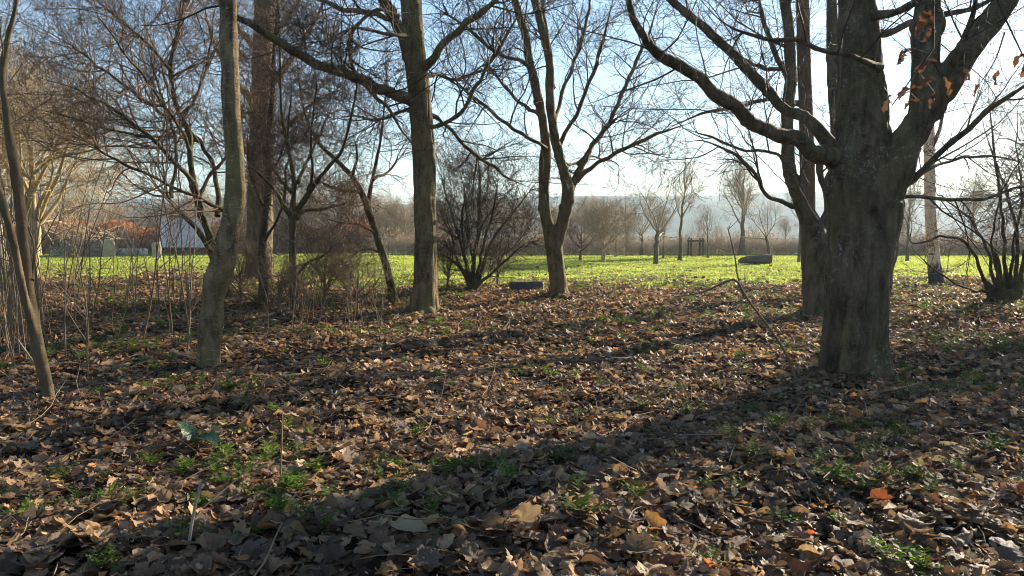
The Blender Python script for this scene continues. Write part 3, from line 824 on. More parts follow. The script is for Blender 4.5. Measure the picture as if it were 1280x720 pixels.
# multi-stem bush
D = 18.9
tree('hazel_bush', 'many-stemmed bare bush between the straight tree and the twin-stemmed tree', 'bush', 592, D,
     [[(592, 370, D, 26), (592, 360, D, 20), (591, 345, D, 12), (593, 320, D, 9), (598, 290, D, 8), (600, 250, D, 7), (599, 215, D, 5), (597, 180, D, 3)],
      [(590, 364, D, 12), (582, 345, D - .1, 9), (573, 332, D - .3, 8), (560, 322, D - .5, 6), (548, 317, D - .7, 4)],
      [(594, 364, D, 12), (602, 340, D + .1, 9), (612, 308, D + .3, 8), (626, 285, D + .4, 7), (650, 255, D + .5, 5), (675, 222, D + .6, 3)],
      [(590, 362, D, 11), (583, 330, D + .2, 8), (572, 290, D + .4, 7), (558, 245, D + .6, 5), (548, 200, D + .8, 3)]],
     [[(594, 360, D, 9), (610, 345, D - .4, 6), (640, 318, D - .8, 5), (670, 295, D - 1.1, 3)], [(588, 355, D, 8), (580, 315, D - .5, 6), (578, 265, D - .9, 5), (590, 215, D - 1.2, 3)], [(596, 345, D, 7), (606, 300, D - .6, 6), (620, 250, D - 1., 5), (622, 205, D - 1.3, 3)], [(586, 350, D, 7), (570, 320, D + .8, 5), (562, 285, D + 1.2, 4), (545, 255, D + 1.6, 3)], [(600, 345, D, 7), (622, 325, D + .9, 5), (650, 300, D + 1.4, 4), (668, 262, D + 1.8, 3)], [(592, 330, D, 7), (586, 290, D + .9, 5), (580, 240, D + 1.3, 4), (572, 195, D + 1.5, 3)], [(597, 300, D, 6), (610, 270, D, 4), (640, 235, D - .2, 3)], [(576, 300, D, 6), (562, 290, D, 4), (552, 270, D, 3)]],
     M_APPLE, M_TWIG, 23, dict(n1=8.5, L1=(.5, 1.8), n2=9, L2=(.25, .9), n3=4, L3=(.1, .35), trunk_from=.12, jit=(.22, .26, .28), zmin=.12, r1=.010), voxel=.03, amt=.02, sc=4., lw=.55, tk=.68)

# birch
D = 21.7
tree('birch_tree', 'pale barked birch with dark cracked base, right of the massive tree', 'tree', 1170, D,
     [[(1171, 358, D, 22), (1170, 348, D, 19), (1167, 325, D, 17), (1165, 295, D, 15), (1163, 260, D, 14), (1162, 200, D, 14), (1161, 140, D, 13), (1160, 70, D, 12), (1158, 0, D, 10), (1156, -100, D, 7), (1154, -200, D, 3)]],
     [[(1162, 190, D, 6), (1178, 150, D - .4, 4), (1190, 100, D - .7, 3)], [(1161, 130, D, 6), (1145, 90, D + .4, 4), (1135, 40, D + .7, 3)]],
     M_BIRCH, M_TWIG_RED, 24, dict(n1=1.6, L1=(.7, 1.8), n2=6, L2=(.3, .9), n3=4, L3=(.2, .5), trunk_from=.5, up=(.02, -.06, -.1), rt=.0022, zmin=3.), amt=.015, limbmat=M_TWIG_RED)

# right edge stump with many stems
D = 15.9
tree('coppice_bush', 'coppiced bush of long arching stems from a knotted stool at the right edge', 'bush', 1255, D,
     [[(1256, 384, D, 56), (1256, 374, D, 50), (1256, 366, D, 40), (1257, 360, D, 20)],
      [(1242, 374, D, 16), (1237, 362, D - .1, 13), (1233, 352, D - .15, 9)], [(1268, 376, D, 18), (1272, 364, D - .1, 13), (1274, 350, D - .1, 8)], [(1254, 370, D, 14), (1250, 356, D - .2, 12), (1247, 330, D - .2, 9), (1243, 316, D - .2, 8), (1240, 312, D - .2, 7)], [(1262, 370, D, 14), (1264, 352, D + .2, 10), (1262, 340, D + .2, 6)]],
     [[(1240, 365, D, 8), (1226, 340, D - .3, 6), (1218, 318, D - .5, 6), (1200, 300, D - .7, 5), (1180, 295, D - .8, 4.5), (1142, 304, D - 1., 4), (1141, 278, D - 1., 3), (1132, 262, D - 1., 2)],
      [(1240, 368, D, 6), (1210, 360, D - .5, 4), (1185, 348, D - .8, 3.5), (1160, 330, D - 1., 3), (1130, 300, D - 1.3, 2)],
      [(1246, 362, D, 8), (1238, 330, D + .2, 6), (1228, 300, D + .4, 5.5), (1210, 272, D + .6, 5), (1180, 250, D + .8, 3.5), (1160, 245, D + 1., 2.5)],
      [(1258, 360, D, 8), (1256, 310, D - .4, 6), (1252, 260, D - .6, 5), (1246, 210, D - .8, 4.5), (1238, 150, D - 1., 4), (1235, 90, D - 1.2, 3)],
      [(1268, 362, D, 8), (1272, 320, D + .2, 7), (1270, 285, D + .3, 6), (1256, 235, D + .5, 5), (1240, 190, D + .7, 4), (1225, 140, D + .9, 3)],
      [(1272, 366, D, 9), (1280, 320, D - .3, 7), (1292, 270, D - .5, 6), (1300, 210, D - .6, 5), (1300, 140, D - .7, 4)],
      [(1274, 366, D, 8), (1290, 340, D + .3, 6), (1310, 300, D + .6, 5), (1340, 240, D + .8, 4)],
      [(1262, 360, D, 7), (1268, 300, D - .8, 5), (1278, 240, D - 1.2, 4), (1270, 180, D - 1.5, 3), (1275, 110, D - 1.7, 2.5)],
      [(1250, 362, D, 6), (1244, 330, D - .8, 4), (1240, 290, D - 1.2, 3.5), (1252, 240, D - 1.5, 3), (1262, 190, D - 1.7, 2)]],
     M_APPLE, M_TWIG_RED, 25, dict(n1=3.2, L1=(.4, 1.5), n2=7, L2=(.25, .8), n3=4, L3=(.1, .3), trunk_from=.6, zmin=.6, r1=.007, jit=(.14, .18, .2)), voxel=.03, amt=.03, sc=5., lw=.68, tk=.82)

# ------------------------------------------------------------------ trees out in the meadow and beyond (kinds built once, then copied)


def auto_tree(name, mat, tmat, seed, h0, r0, nl, Ll, ang, lev, lean=0.1, leader=True, zmin=.4, up=.06):
    """one kind of free-standing tree at the origin; returns its Empty"""
    rng = np.random.default_rng(seed)
    root = empty(name, (0, 0, 0), None, None)
    top = h0 * (2.6 if leader else 1.0)
    M = 14
    z = np.linspace(-.25, top, M)
    p = np.stack([np.cumsum(rng.normal(0, .02 * h0, M)) + lean * z * .2, np.cumsum(rng.normal(0, .02 * h0, M)), z], 1)
    rr = r0 * (1.35 * np.exp(-np.arange(M) / 1.2) * .5 + 1) * (1 - .85 * (np.arange(M) / (M - 1)) ** (1.0 if leader else 3.0) * (1 if leader else .35))
    V, Fq = tubes(p[None], rr[None], 9)
    Acc().add(roughen(V, r0 * .25, seed, 5.), Fq).obj('trunk', mat, root)
    t0 = h0 / top
    lb, lr = grow(p[None], rr[None], [nl], rng, (t0 * .8, min(1., t0 * 1.9) if leader else 1.), ang, Ll, 10, .13, up, .62, r0 * .62, .006, .25, zmin)
    ac = Acc(); ac.add(*tubes(lb, lr, 6))
    prev, prevr = lb, lr
    for (n, L, r, rt, M2, k) in lev:
        c, crr = grow(prev, prevr, np.full(len(prev), n), rng, (.15, 1.), (30, 70), L, M2, .18, .04, .6, r, rt, .35, zmin)
        ac.add(*tubes(c, crr, k)); prev, prevr = c, crr
    o = ac.obj('crown', tmat, root); o['kind'] = 'stuff'
    return root


def copy_tree(root):
    c = root.copy(); COL.objects.link(c)
    for ch in root.children:
        k = ch.copy(); COL.objects.link(k); k.parent = c
    return c


used = {}


def put(kind, px, d, s, rz, label, cat='tree', group=None):
    o = kind if kind.name not in used else copy_tree(kind)
    used[kind.name] = 1
    x = PX(px, d, 320)
    o.location = (x, d, float(gz(x, d)))
    o.rotation_euler = (0, 0, rz); o.scale = (s, s, s)
    tag(o, label, cat, group)
    return o


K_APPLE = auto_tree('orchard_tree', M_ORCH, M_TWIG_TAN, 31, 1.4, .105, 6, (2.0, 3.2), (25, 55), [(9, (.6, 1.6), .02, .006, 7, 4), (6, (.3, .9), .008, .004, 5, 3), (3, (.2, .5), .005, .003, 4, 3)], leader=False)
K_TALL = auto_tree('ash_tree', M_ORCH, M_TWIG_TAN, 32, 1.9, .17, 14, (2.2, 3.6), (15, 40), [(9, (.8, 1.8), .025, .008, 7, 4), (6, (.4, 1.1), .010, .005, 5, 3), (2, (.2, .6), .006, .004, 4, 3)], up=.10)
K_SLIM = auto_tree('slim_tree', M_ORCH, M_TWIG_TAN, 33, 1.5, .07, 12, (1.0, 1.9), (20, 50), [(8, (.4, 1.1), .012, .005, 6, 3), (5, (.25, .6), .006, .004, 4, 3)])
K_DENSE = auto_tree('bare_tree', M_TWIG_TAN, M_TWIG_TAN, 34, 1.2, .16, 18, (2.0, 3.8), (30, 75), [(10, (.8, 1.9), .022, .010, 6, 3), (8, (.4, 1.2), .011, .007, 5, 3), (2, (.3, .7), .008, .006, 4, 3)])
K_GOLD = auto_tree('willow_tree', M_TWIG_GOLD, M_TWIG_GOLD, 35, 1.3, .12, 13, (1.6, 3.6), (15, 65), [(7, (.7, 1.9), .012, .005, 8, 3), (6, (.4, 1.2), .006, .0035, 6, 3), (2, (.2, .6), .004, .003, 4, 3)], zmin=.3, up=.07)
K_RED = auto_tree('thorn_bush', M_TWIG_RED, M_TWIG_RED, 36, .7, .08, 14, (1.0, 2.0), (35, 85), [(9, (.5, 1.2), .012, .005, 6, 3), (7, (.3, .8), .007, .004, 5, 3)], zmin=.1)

put(K_APPLE, 819, 34.5, 1.08, 1.9, 'spreading sunlit orchard tree on the meadow right of the twin-stemmed tree')
put(K_SLIM, 850, 38.0, 1.30, .6, 'slim upright bare tree next to the spreading orchard tree')
put(K_SLIM, 829, 40.5, .62, 2.6, 'small forked sapling between two orchard trees on the meadow')
put(K_SLIM, 885, 41.5, .7, 4.0, 'small twiggy sapling beside the wooden tree guard')
put(K_TALL, 926, 46.5, 1.0, 0, 'tallest ivy-based bare tree standing in the meadow hedge')
put(K_APPLE, 962, 42.5, .85, 3.4, 'leaning orchard tree behind the fallen log')
put(K_SLIM, 999, 36.5, .95, 2.0, 'thin orchard tree beside the slimmer forked trunk')
put(K_SLIM, 1134, 37.5, 1.05, 5.0, 'slim tree seen between the massive trunk and the birch')
put(K_DENSE, 753, 36.0, .66, 1.0, 'low twiggy tree left of the spreading orchard tree')
put(K_RED, 726, 38.5, 1.05, .3, 'low dense bush just right of the twin-stemmed tree')
put(K_SLIM, 770, 43.0, .8, 2.2, 'thin pole-like sapling by the hedge, left of the orchard tree')
put(K_SLIM, 783, 44.0, .85, 3.0, 'thin leaning sapling by the hedge, behind the orchard tree')
put(K_APPLE, 803, 46.0, .9, 5.1, 'grey trunked tree at the hedge behind the orchard tree')
put(K_TALL, 1215, 60, .95, 3.0, 'pale tall tree beyond the hedge right of the birch')
put(K_TALL, 1085, 66, 1.0, 4.2, 'pale tall tree beyond the hedge behind the massive trunk')
put(K_GOLD, 40, 25.0, 1.55, .2, 'golden sunlit tangled tree at the far left')
put(K_GOLD, -50, 21.0, 1.7, 2.2, 'golden tangled tree half out of view at the left edge')
put(K_GOLD, 92, 55.0, 1.3, 4.1, 'golden twiggy tree behind the standing stones')
put(K_DENSE, 0, 34.0, 1.9, 3.1, 'tan many-branched tree behind the golden ones at the left edge')

for px, d, s_, lab in ((300, 15.2, .50, 'low bramble tangle between the curved grey trunk and the thin tangled trunk'), (348, 13.2, .42, 'low bramble tangle at the foot of the small green-stemmed tree'), (405, 15., .55, 'low bramble tangle right of the small green-stemmed tree'), (446, 14.2, .48, 'low bramble tangle left of the leaning tree'), (560, 19.5, .5, 'low bramble tangle left of the many-stemmed bush'), (622, 20., .5, 'low bramble tangle left of the dark grey block')):
    put(K_RED, px, d, s_, px * .1, lab, 'bramble')

for i, (x_, y_, s_, lab) in enumerate(((9.3, 11.8, 1.5, 'low bare thorn bush in the shade just right of the coppiced bush'), (12.2, 14.6, 1.9, 'taller bare thorn bush further right of the coppiced bush'))):
    o = put(K_RED, 640, y_, s_, 1.7 * i, lab, 'bush')
    o.location = (x_, y_, float(gz(x_, y_)))

# belt of hazy trees behind hedge and fence
g = np.random.default_rng(5)
belt = [(40, 58, 1.0), (95, 62, .8), (150, 66, .7), (205, 72, .8), (262, 62, .95), (310, 60, .95), (352, 56, 1.), (395, 60, .9), (430, 57, .85), (470, 62, .9), (505, 58, .8), (548, 63, .85), (580, 57, .75), (615, 66, .9), (650, 60, .8), (690, 58, .75), (730, 64, 1.), (752, 58, .8), (785, 70, 1.), (830, 76, .9), (862, 82, .8), (900, 90, .75), (985, 84, .8), (1060, 76, .9), (1130, 84, .75), (1180, 74, .65), (1240, 66, .8), (1290, 60, .9), (1340, 56, 1.)]
WHERE = ((70, 'far behind the golden trees at the left edge'), (130, 'far behind the standing stones'), (180, 'far behind the pale trough'), (240, 'far behind the pale panels'), (290, 'far behind the curved grey trunk'), (332, 'far behind the thick brown trunk'), (375, 'far behind the small green-stemmed tree'), (415, 'beyond the meadow between the small green-stemmed tree and the leaning tree'), (450, 'beyond the meadow left of the leaning tree'), (490, 'far behind the leaning tree'), (530, 'far behind the straight mossy tree'), (565, 'just right of the straight mossy tree, beyond the meadow'), (600, 'far behind the many-stemmed bush'), (635, 'beyond the meadow right of the many-stemmed bush'), (670, 'beyond the meadow just left of the twin-stemmed tree'), (710, 'far behind the twin-stemmed tree'), (742, 'beyond the meadow just right of the twin-stemmed tree'), (770, 'beyond the hedge at the middle of the meadow'), (815, 'far behind the spreading orchard tree'), (850, 'beyond the hedge behind the slim upright orchard tree'), (880, 'beyond the hedge behind the timber tree guard'), (940, 'beyond the hedge behind the tallest meadow tree'), (1010, 'beyond the hedge behind the fallen log'), (1090, 'far behind the massive trunk'), (1150, 'beyond the hedge left of the birch'), (1210, 'beyond the hedge behind the birch'), (1265, 'far behind the coppiced bush'), (1320, 'beyond the hedge at the right edge'), (9999, 'beyond the hedge past the right edge'))
for px, d, s in belt:
    k = (K_DENSE, K_DENSE, K_TALL)[int(g.integers(3))]
    if px > 640:
        k = (K_TALL, K_APPLE, K_TALL, K_DENSE)[int(g.integers(4))]; s *= .72
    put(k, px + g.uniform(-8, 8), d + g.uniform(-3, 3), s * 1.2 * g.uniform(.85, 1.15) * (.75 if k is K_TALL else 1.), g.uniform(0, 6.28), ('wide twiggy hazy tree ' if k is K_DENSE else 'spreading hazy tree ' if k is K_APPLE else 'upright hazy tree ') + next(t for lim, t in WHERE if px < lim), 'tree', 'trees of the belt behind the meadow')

# ------------------------------------------------------------------ hedges


def hedge(name, label, pxs, d0, d1, h, thick, n, mat, seed, leaves=None, lmat=None):
    rng = np.random.default_rng(seed)
    x0, x1 = PX(pxs[0], d0, 310), PX(pxs[1], d1, 310)
    base = np.array(((x0 + x1) / 2, (d0 + d1) / 2, 0.)); base[2] = float(gz(base[0], base[1]))
    root = empty(name, base, label, 'hedge')
    t = rng.random(n)
    X = x0 + (x1 - x0) * t; Y = d0 + (d1 - d0) * t + rng.normal(0, thick * .35, n)
    Z = gz(X, Y)
    hh = h * (1 + .13 * np.sin(X * .6) + .1 * np.sin(X * 1.7 + 1)) * rng.uniform(.55, 1.08, n)
    M = 7
    pts = np.zeros((n, M, 3)); pts[:, 0] = np.stack([X, Y, Z - .05], 1)
    d = np.stack([rng.normal(0, .35, n), rng.normal(0, .3, n), np.ones(n)], 1)
    for m in range(1, M):
        d = d + rng.normal(0, .22, (n, 3)); d[:, 2] = np.maximum(d[:, 2], .15)
        d /= np.linalg.norm(d, axis=1, keepdims=True)
        pts[:, m] = pts[:, m - 1] + d * (hh / (M - 1))[:, None] * 1.1
    rad = np.linspace(.018, .006, M)[None] * rng.uniform(.6, 1.3, n)[:, None]
    ac = Acc(); ac.add(*tubes(pts, rad, 3))
    b, br = grow(pts, rad, np.full(n, 7), rng, (.15, 1.), (30, 80), (.25, .75), 5, .2, .03, .7, .009, .004, .2)
    ac.add(*tubes(b, br, 3))
    o = ac.obj('stems', mat, root, origin=base); o['kind'] = 'stuff'
    if leaves:
        k = leaves
        t = rng.random(k); X = x0 + (x1 - x0) * t; Y = d0 + (d1 - d0) * t + rng.normal(0, thick * .4, k)
        Z = gz(X, Y) + h * (rng.random(k) ** .8) * (1 + .13 * np.sin(X * .6) + .1 * np.sin(X * 1.7 + 1))
        cen = np.stack([X, Y, Z], 1)
        a = rng.normal(size=(k, 3)); a /= np.linalg.norm(a, axis=1, keepdims=True)
        b2 = np.cross(a, rng.normal(size=(k, 3))); b2 /= np.linalg.norm(b2, axis=1, keepdims=True)
        s = rng.uniform(.05, .10, k)[:, None]
        V = np.stack([cen - a * s, cen + b2 * s * .55, cen + a * s, cen - b2 * s * .55], 1)
        pal = np.array([(.42, .140, .060), (.50, .180, .078), (.32, .125, .065), (.44, .24, .12), (.34, .21, .12)])
        C = np.repeat(pal[rng.integers(0, len(pal), k)] * rng.uniform(.7, 1.2, (k, 1)), 4, 0)
        l = Acc().add(V.reshape(-1, 3), np.arange(k * 4).reshape(-1, 4), C).obj('leaves', lmat, root, smooth=False, origin=base)
        l['kind'] = 'stuff'
    return root


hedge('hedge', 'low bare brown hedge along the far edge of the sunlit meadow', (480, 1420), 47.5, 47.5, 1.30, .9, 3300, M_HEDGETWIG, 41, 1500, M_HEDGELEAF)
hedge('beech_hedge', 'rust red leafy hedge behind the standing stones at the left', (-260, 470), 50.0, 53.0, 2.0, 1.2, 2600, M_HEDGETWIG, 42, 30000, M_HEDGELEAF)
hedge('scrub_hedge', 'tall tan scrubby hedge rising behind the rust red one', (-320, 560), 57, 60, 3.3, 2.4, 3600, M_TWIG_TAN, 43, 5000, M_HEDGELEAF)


def far_woods():
    rng = np.random.default_rng(44)
    ac = Acc()
    n = 900
    az = np.radians(rng.uniform(-40, 40, n)); r = rng.uniform(330, 1400, n)
    az += .02 * np.sin(r * .05)
    X = r * np.sin(az); Y = r * np.cos(az); Z = gz(X, Y)
    H = rng.uniform(3, 7, n); k = 80
    e = rng.normal(size=(n, k, 3)); e /= np.linalg.norm(e, axis=2, keepdims=True); e *= rng.random((n, k, 1)) ** .5
    cen = np.stack([X, Y, Z + H * .5], 1)[:, None] + e * (H[:, None, None] * np.array((.42, .42, .5)))
    cen = cen.reshape(-1, 3); m = len(cen)
    a = rng.normal(size=(m, 3)); a /= np.linalg.norm(a, axis=1, keepdims=True)
    b = np.cross(a, rng.normal(size=(m, 3))); b /= np.linalg.norm(b, axis=1, keepdims=True)
    s = (np.repeat(H, k) * rng.uniform(.04, .09, m))[:, None]
    V = np.stack([cen - a * s, cen + a * s, cen + b * s * 1.3], 1).reshape(-1, 3)
    o = ac.add(V, np.arange(m * 3).reshape(-1, 3)).obj('far_woodland', flat_mat('far bare woodland', (.055, .045, .032), (.10, .085, .058), .4, .95, 0, .1), smooth=False)
    tag(o, kind='stuff')


far_woods()

# ------------------------------------------------------------------ leaf litter
PAL = np.array([(.285, .195, .120), (.215, .148, .094), (.155, .106, .070), (.090, .060, .042), (.052, .035, .026), (.330, .245, .155), (.250, .190, .145), (.185, .138, .110), (.350, .190, .070), (.260, .115, .045), (.135, .085, .060), (.420, .330, .220)]) * (1.30, 1.22, 1.11)
PALW = np.array([.11, .12, .14, .16, .14, .07, .06, .06, .022, .018, .12, .045]); PALW = PALW / PALW.sum()


def leaf_proto(kind, n, rng):
    """one dry crumpled leaf of length about 1 along X, lying near the XY plane, triangles"""
    a2, b2, ab = np.clip(rng.normal(0, (.55, .75, .5)), -1.1, 1.1)
    ph = rng.uniform(0, 6.28, 4); fr = rng.uniform(5, 9, 2)
    fold = np.clip(rng.normal(0, .28), -.55, .55); curl = rng.uniform(-.6, 1.1)

    def relief(q, e):
        """broad bend, fold along the rib, crumple, and margins that roll in"""
        z = a2 * q[:, 0] ** 2 + b2 * q[:, 1] ** 2 + ab * q[:, 0] * q[:, 1] + fold * np.abs(q[:, 1])
        if n >= 4:
            z = z + .035 * np.sin(fr[0] * q[:, 0] + ph[0]) * np.sin(fr[1] * q[:, 1] + ph[1]) + rng.normal(0, .016, len(q))
        z = z + .11 * curl * e * (.6 + .4 * np.sin(3 * np.arctan2(q[:, 1], q[:, 0]) + ph[2]))
        return np.clip(z, -.30, .30)

    if kind == 'maple':
        m = 25 if n >= 6 else (13 if n >= 3 else 7)
        th = np.linspace(-math.pi * .93, math.pi * .93, m)
        lob = np.abs(np.cos(th * 2.5)) ** .8
        rad = (.33 + .19 * lob * (1 - .3 * np.abs(th) / math.pi)) * (1 + .07 * np.where(np.arange(m) % 2 == 0, 1, -1) * (n >= 6)) * rng.uniform(.88, 1.08, m)
        out = np.stack([.06 + rad * np.cos(th), rad * np.sin(th) * 1.02], 1)
        c = np.array([[.0, 0]])
        fracs = (.42, .78, 1.) if n >= 6 else ((.6, 1.) if n >= 4 else (1.,))
        rings = [np.array([[-.04, 0]])]; e = [np.zeros(1)]
        for f in fracs:
            pull = 1 - .16 * max(0, curl) * f ** 4
            rings.append(c + (out - c) * f * pull); e.append(np.full(m, f ** 3))
        q = np.vstack(rings); e = np.concatenate(e)
        V = np.column_stack([q, relief(q, e)])
        Fc = [(0, i, i + 1) for i in range(1, m)]
        for r in range(len(fracs) - 1):
            o = 1 + r * m
            for i in range(o, o + m - 1):
                Fc += [(i, i + m, i + m + 1), (i, i + m + 1, i + 1)]
        mid = np.zeros(len(V)); mid[0] = 1
        return V, np.array(Fc), mid
    t = np.linspace(0, 1, n + 1)
    if kind == 'oak':
        w = .31 * np.sin(np.pi * np.clip(t * .94 + .05, 0, 1)) ** .7 * (1 + .36 * np.sin(t * 2 * np.pi * 3.4 + .6))
    else:
        w = .33 * np.sin(np.pi * np.clip(t * .97 + .02, 0, 1)) ** .85
    w = np.maximum(w * rng.uniform(.8, 1.1), .008)
    cols = (-1, -.55, 0, .55, 1) if n >= 6 else (-1, 0, 1)
    rows = []; e = []; mid = []
    for sgn in cols:
        y = sgn * w * rng.uniform(.9, 1.08, n + 1) * (1 - .18 * max(0, curl) * abs(sgn))
        rows.append(np.stack([t - .5 + .03 * rng.normal(size=n + 1) * abs(sgn), y], 1))
        e.append(np.full(n + 1, abs(sgn) ** 3.)); mid.append(np.full(n + 1, 1. if sgn == 0 else 0.))
    q = np.vstack(rows)
    V = np.column_stack([q, relief(q * (1, 1.35), np.concatenate(e))])
    Fc = []
    for c in range(len(cols) - 1):
        for i in range(n):
            a, b = c * (n + 1) + i, (c + 1) * (n + 1) + i
            Fc += [(a, a + 1, b + 1), (a, b + 1, b)]
    return V, np.array(Fc), np.concatenate(mid)


def rot_mats(n, rng, tilt_sd, flip=.5):
    yaw = rng.uniform(0, 2 * np.pi, n)
    tx = rng.normal(0, tilt_sd, n) + np.where(rng.random(n) < flip, np.pi, 0); ty = rng.normal(0, tilt_sd, n)
    c, s = np.cos, np.sin
    o, z = np.ones(n), np.zeros(n)
    Rz = np.stack([c(yaw), -s(yaw), z, s(yaw), c(yaw), z, z, z, o], -1).reshape(n, 3, 3)
    Ry = np.stack([c(ty), z, s(ty), z, o, z, -s(ty), z, c(ty)], -1).reshape(n, 3, 3)
    Rx = np.stack([o, z, z, z, c(tx), -s(tx), z, s(tx), c(tx)], -1).reshape(n, 3, 3)
    return Rz @ Ry @ Rx


def leaf_colors(n, rng):
    c = PAL[rng.choice(len(PAL), n, p=PALW)]
    return c * rng.uniform(.75, 1.2, (n, 1)) * rng.uniform(.94, 1.06, (n, 3))


def scatter_area(d0, d1, per_m2, rng, margin=1.22):
    hw = .65 * margin
    n = int(hw * (d1 ** 2 - d0 ** 2) * per_m2)
    d = np.sqrt(rng.uniform(d0 ** 2, d1 ** 2, n)); x = rng.uniform(-hw, hw, n) * d
    return x, d


def litter_into(ac, x, y, rng, seg, size, tilt, zr):
    n = len(x)
    kinds = [('oak', .4), ('beech', .2), ('maple', .2), ('oak', .1), ('maple', .1)]
    NP = 40
    protos = [leaf_proto(kinds[i % 5][0], seg, rng) for i in range(NP)]
    which = rng.integers(0, NP, n)
    z = gz(x, y) + rng.uniform(zr[0], zr[1], n) ** 1.0
    S = rng.uniform(size[0], size[1], n)
    Rm = rot_mats(n, rng, tilt)
    damp = .5 + .5 * np.sin(x * 1.7 + 1.4 * np.sin(y * 1.1)) * np.sin(y * 1.5 + .8 * np.sin(x * .9) + 1) + .25 * np.sin(x * 5.3 + y * 4.1)
    C = leaf_colors(n, rng) * (1.10 - .42 * sstep(.45, 1.0, damp))[:, None]          # damp rotted patches are darker
    bare = .5 + .5 * np.sin(x * 2.9 + 2 * np.sin(y * 1.9) + 3) * np.sin(y * 2.6 + x * .7)
    which[(rng.random(n) < .55 * sstep(.72, .98, bare))] = -1                           # thin spots
    for p in range(NP):
        ix = np.nonzero(which == p)[0]
        if not len(ix): continue
        V, Fc, mid = protos[p]
        W = np.einsum('nij,vj->nvi', Rm[ix], V) * S[ix][:, None, None] + np.stack([x[ix], y[ix], z[ix]], 1)[:, None]
        low = W[:, :, 2].min(1) - gz(x[ix], y[ix])
        W[:, :, 2] += np.maximum(0, .002 - low)[:, None] * .8
        FF = Fc[None] + (np.arange(len(ix)) * len(V))[:, None, None]
        CC = C[ix][:, None, :] * (1 + .18 * mid)[None, :, None]
        ac.add(W.reshape(-1, 3), FF.reshape(-1, 3), CC.reshape(-1, 3))


def litter():
    rng = np.random.default_rng(51)
    ac = Acc()
    x, y = scatter_area(2.6, 6.6, 520, rng, 1.75); litter_into(ac, x, y, rng, 7, (.05, .15), .29, (.0, .075))
    x, y = scatter_area(2.6, 7.5, 420, rng, 1.4); litter_into(ac, x, y, rng, 2, (.018, .06), .5, (.02, .09))
    x, y = scatter_area(6.6, 12.0, 480, rng, 1.45); litter_into(ac, x, y, rng, 4, (.055, .145), .30, (.0, .07))
    x, y = scatter_area(12.0, 20.0, 320, rng, 1.35); litter_into(ac, x, y, rng, 2, (.055, .145), .34, (.0, .07))
    x, y = scatter_area(18.0, 33.0, 95, rng, 1.15)
    e = meadow_edge(x, y)
    pat = .5 + .5 * np.sin(x * .7 + np.sin(y * .5) * 2) * np.sin(y * .9 + x * .3)
    keep = (y > 20.0 - 0) & (rng.random(len(x)) < np.maximum(1 - sstep(-3.5, 4., y - e), .06 * pat + .35 * pat * (1 - sstep(-.42, -.2, x / y)) * (1 - sstep(28, 33, y))))
    litter_into(ac, x[keep], y[keep], rng, 1, (.10, .17), .45, (.02, .10))
    for px, d, r, n in ((1067, 7.95, .40, 420), (1020, 13., .24, 240), (530, 13.9, .27, 260), (698, 16.8, .18, 200), (259, 8.2, .14, 200), (66, 6.5, .075, 120), (325, 24., .38, 160), (327, 14.8, .10, 120), (367, 13.7, .09, 120), (492, 15.5, .11, 120), (1255, 15.9, .42, 240), (592, 18.9, .25, 160)):
        bx = base_of(px, d); a = rng.uniform(0, 6.28, n); q = r * .9 + .30 * rng.random(n) ** 1.5
        xx = bx[0] + q * np.cos(a); yy = bx[1] + q * np.sin(a)
        litter_into(ac, xx, yy, rng, 5, (.05, .13), .36, (.01, .09))
    o = ac.obj('leaf_litter', M_LEAF, smooth=True)
    tag(o, kind='stuff')


litter()

# the 300 largest-showing leaves as single things
LEAF_LOOKS = [
    ('pale tan curled fallen leaf lying on top of the near litter', [(.34, .25, .155), (.30, .21, .125)], 'beech', 1.),
    ('dark brown lobed fallen leaf lying on top of the near litter', [(.075, .048, .033), (.10, .066, .045)], 'oak', 1.),
    ('grey brown broad fallen leaf lying on top of the near litter', [(.17, .13, .105), (.14, .105, .085)], 'maple', 1.12),
    ('mid brown lobed fallen leaf lying on top of the near litter', [(.20, .13, .078), (.17, .108, .062)], 'oak', 1.05),
    ('brown broad pointed fallen leaf lying on top of the near litter', [(.22, .145, .09), (.19, .13, .085)], 'maple', 1.15),
]


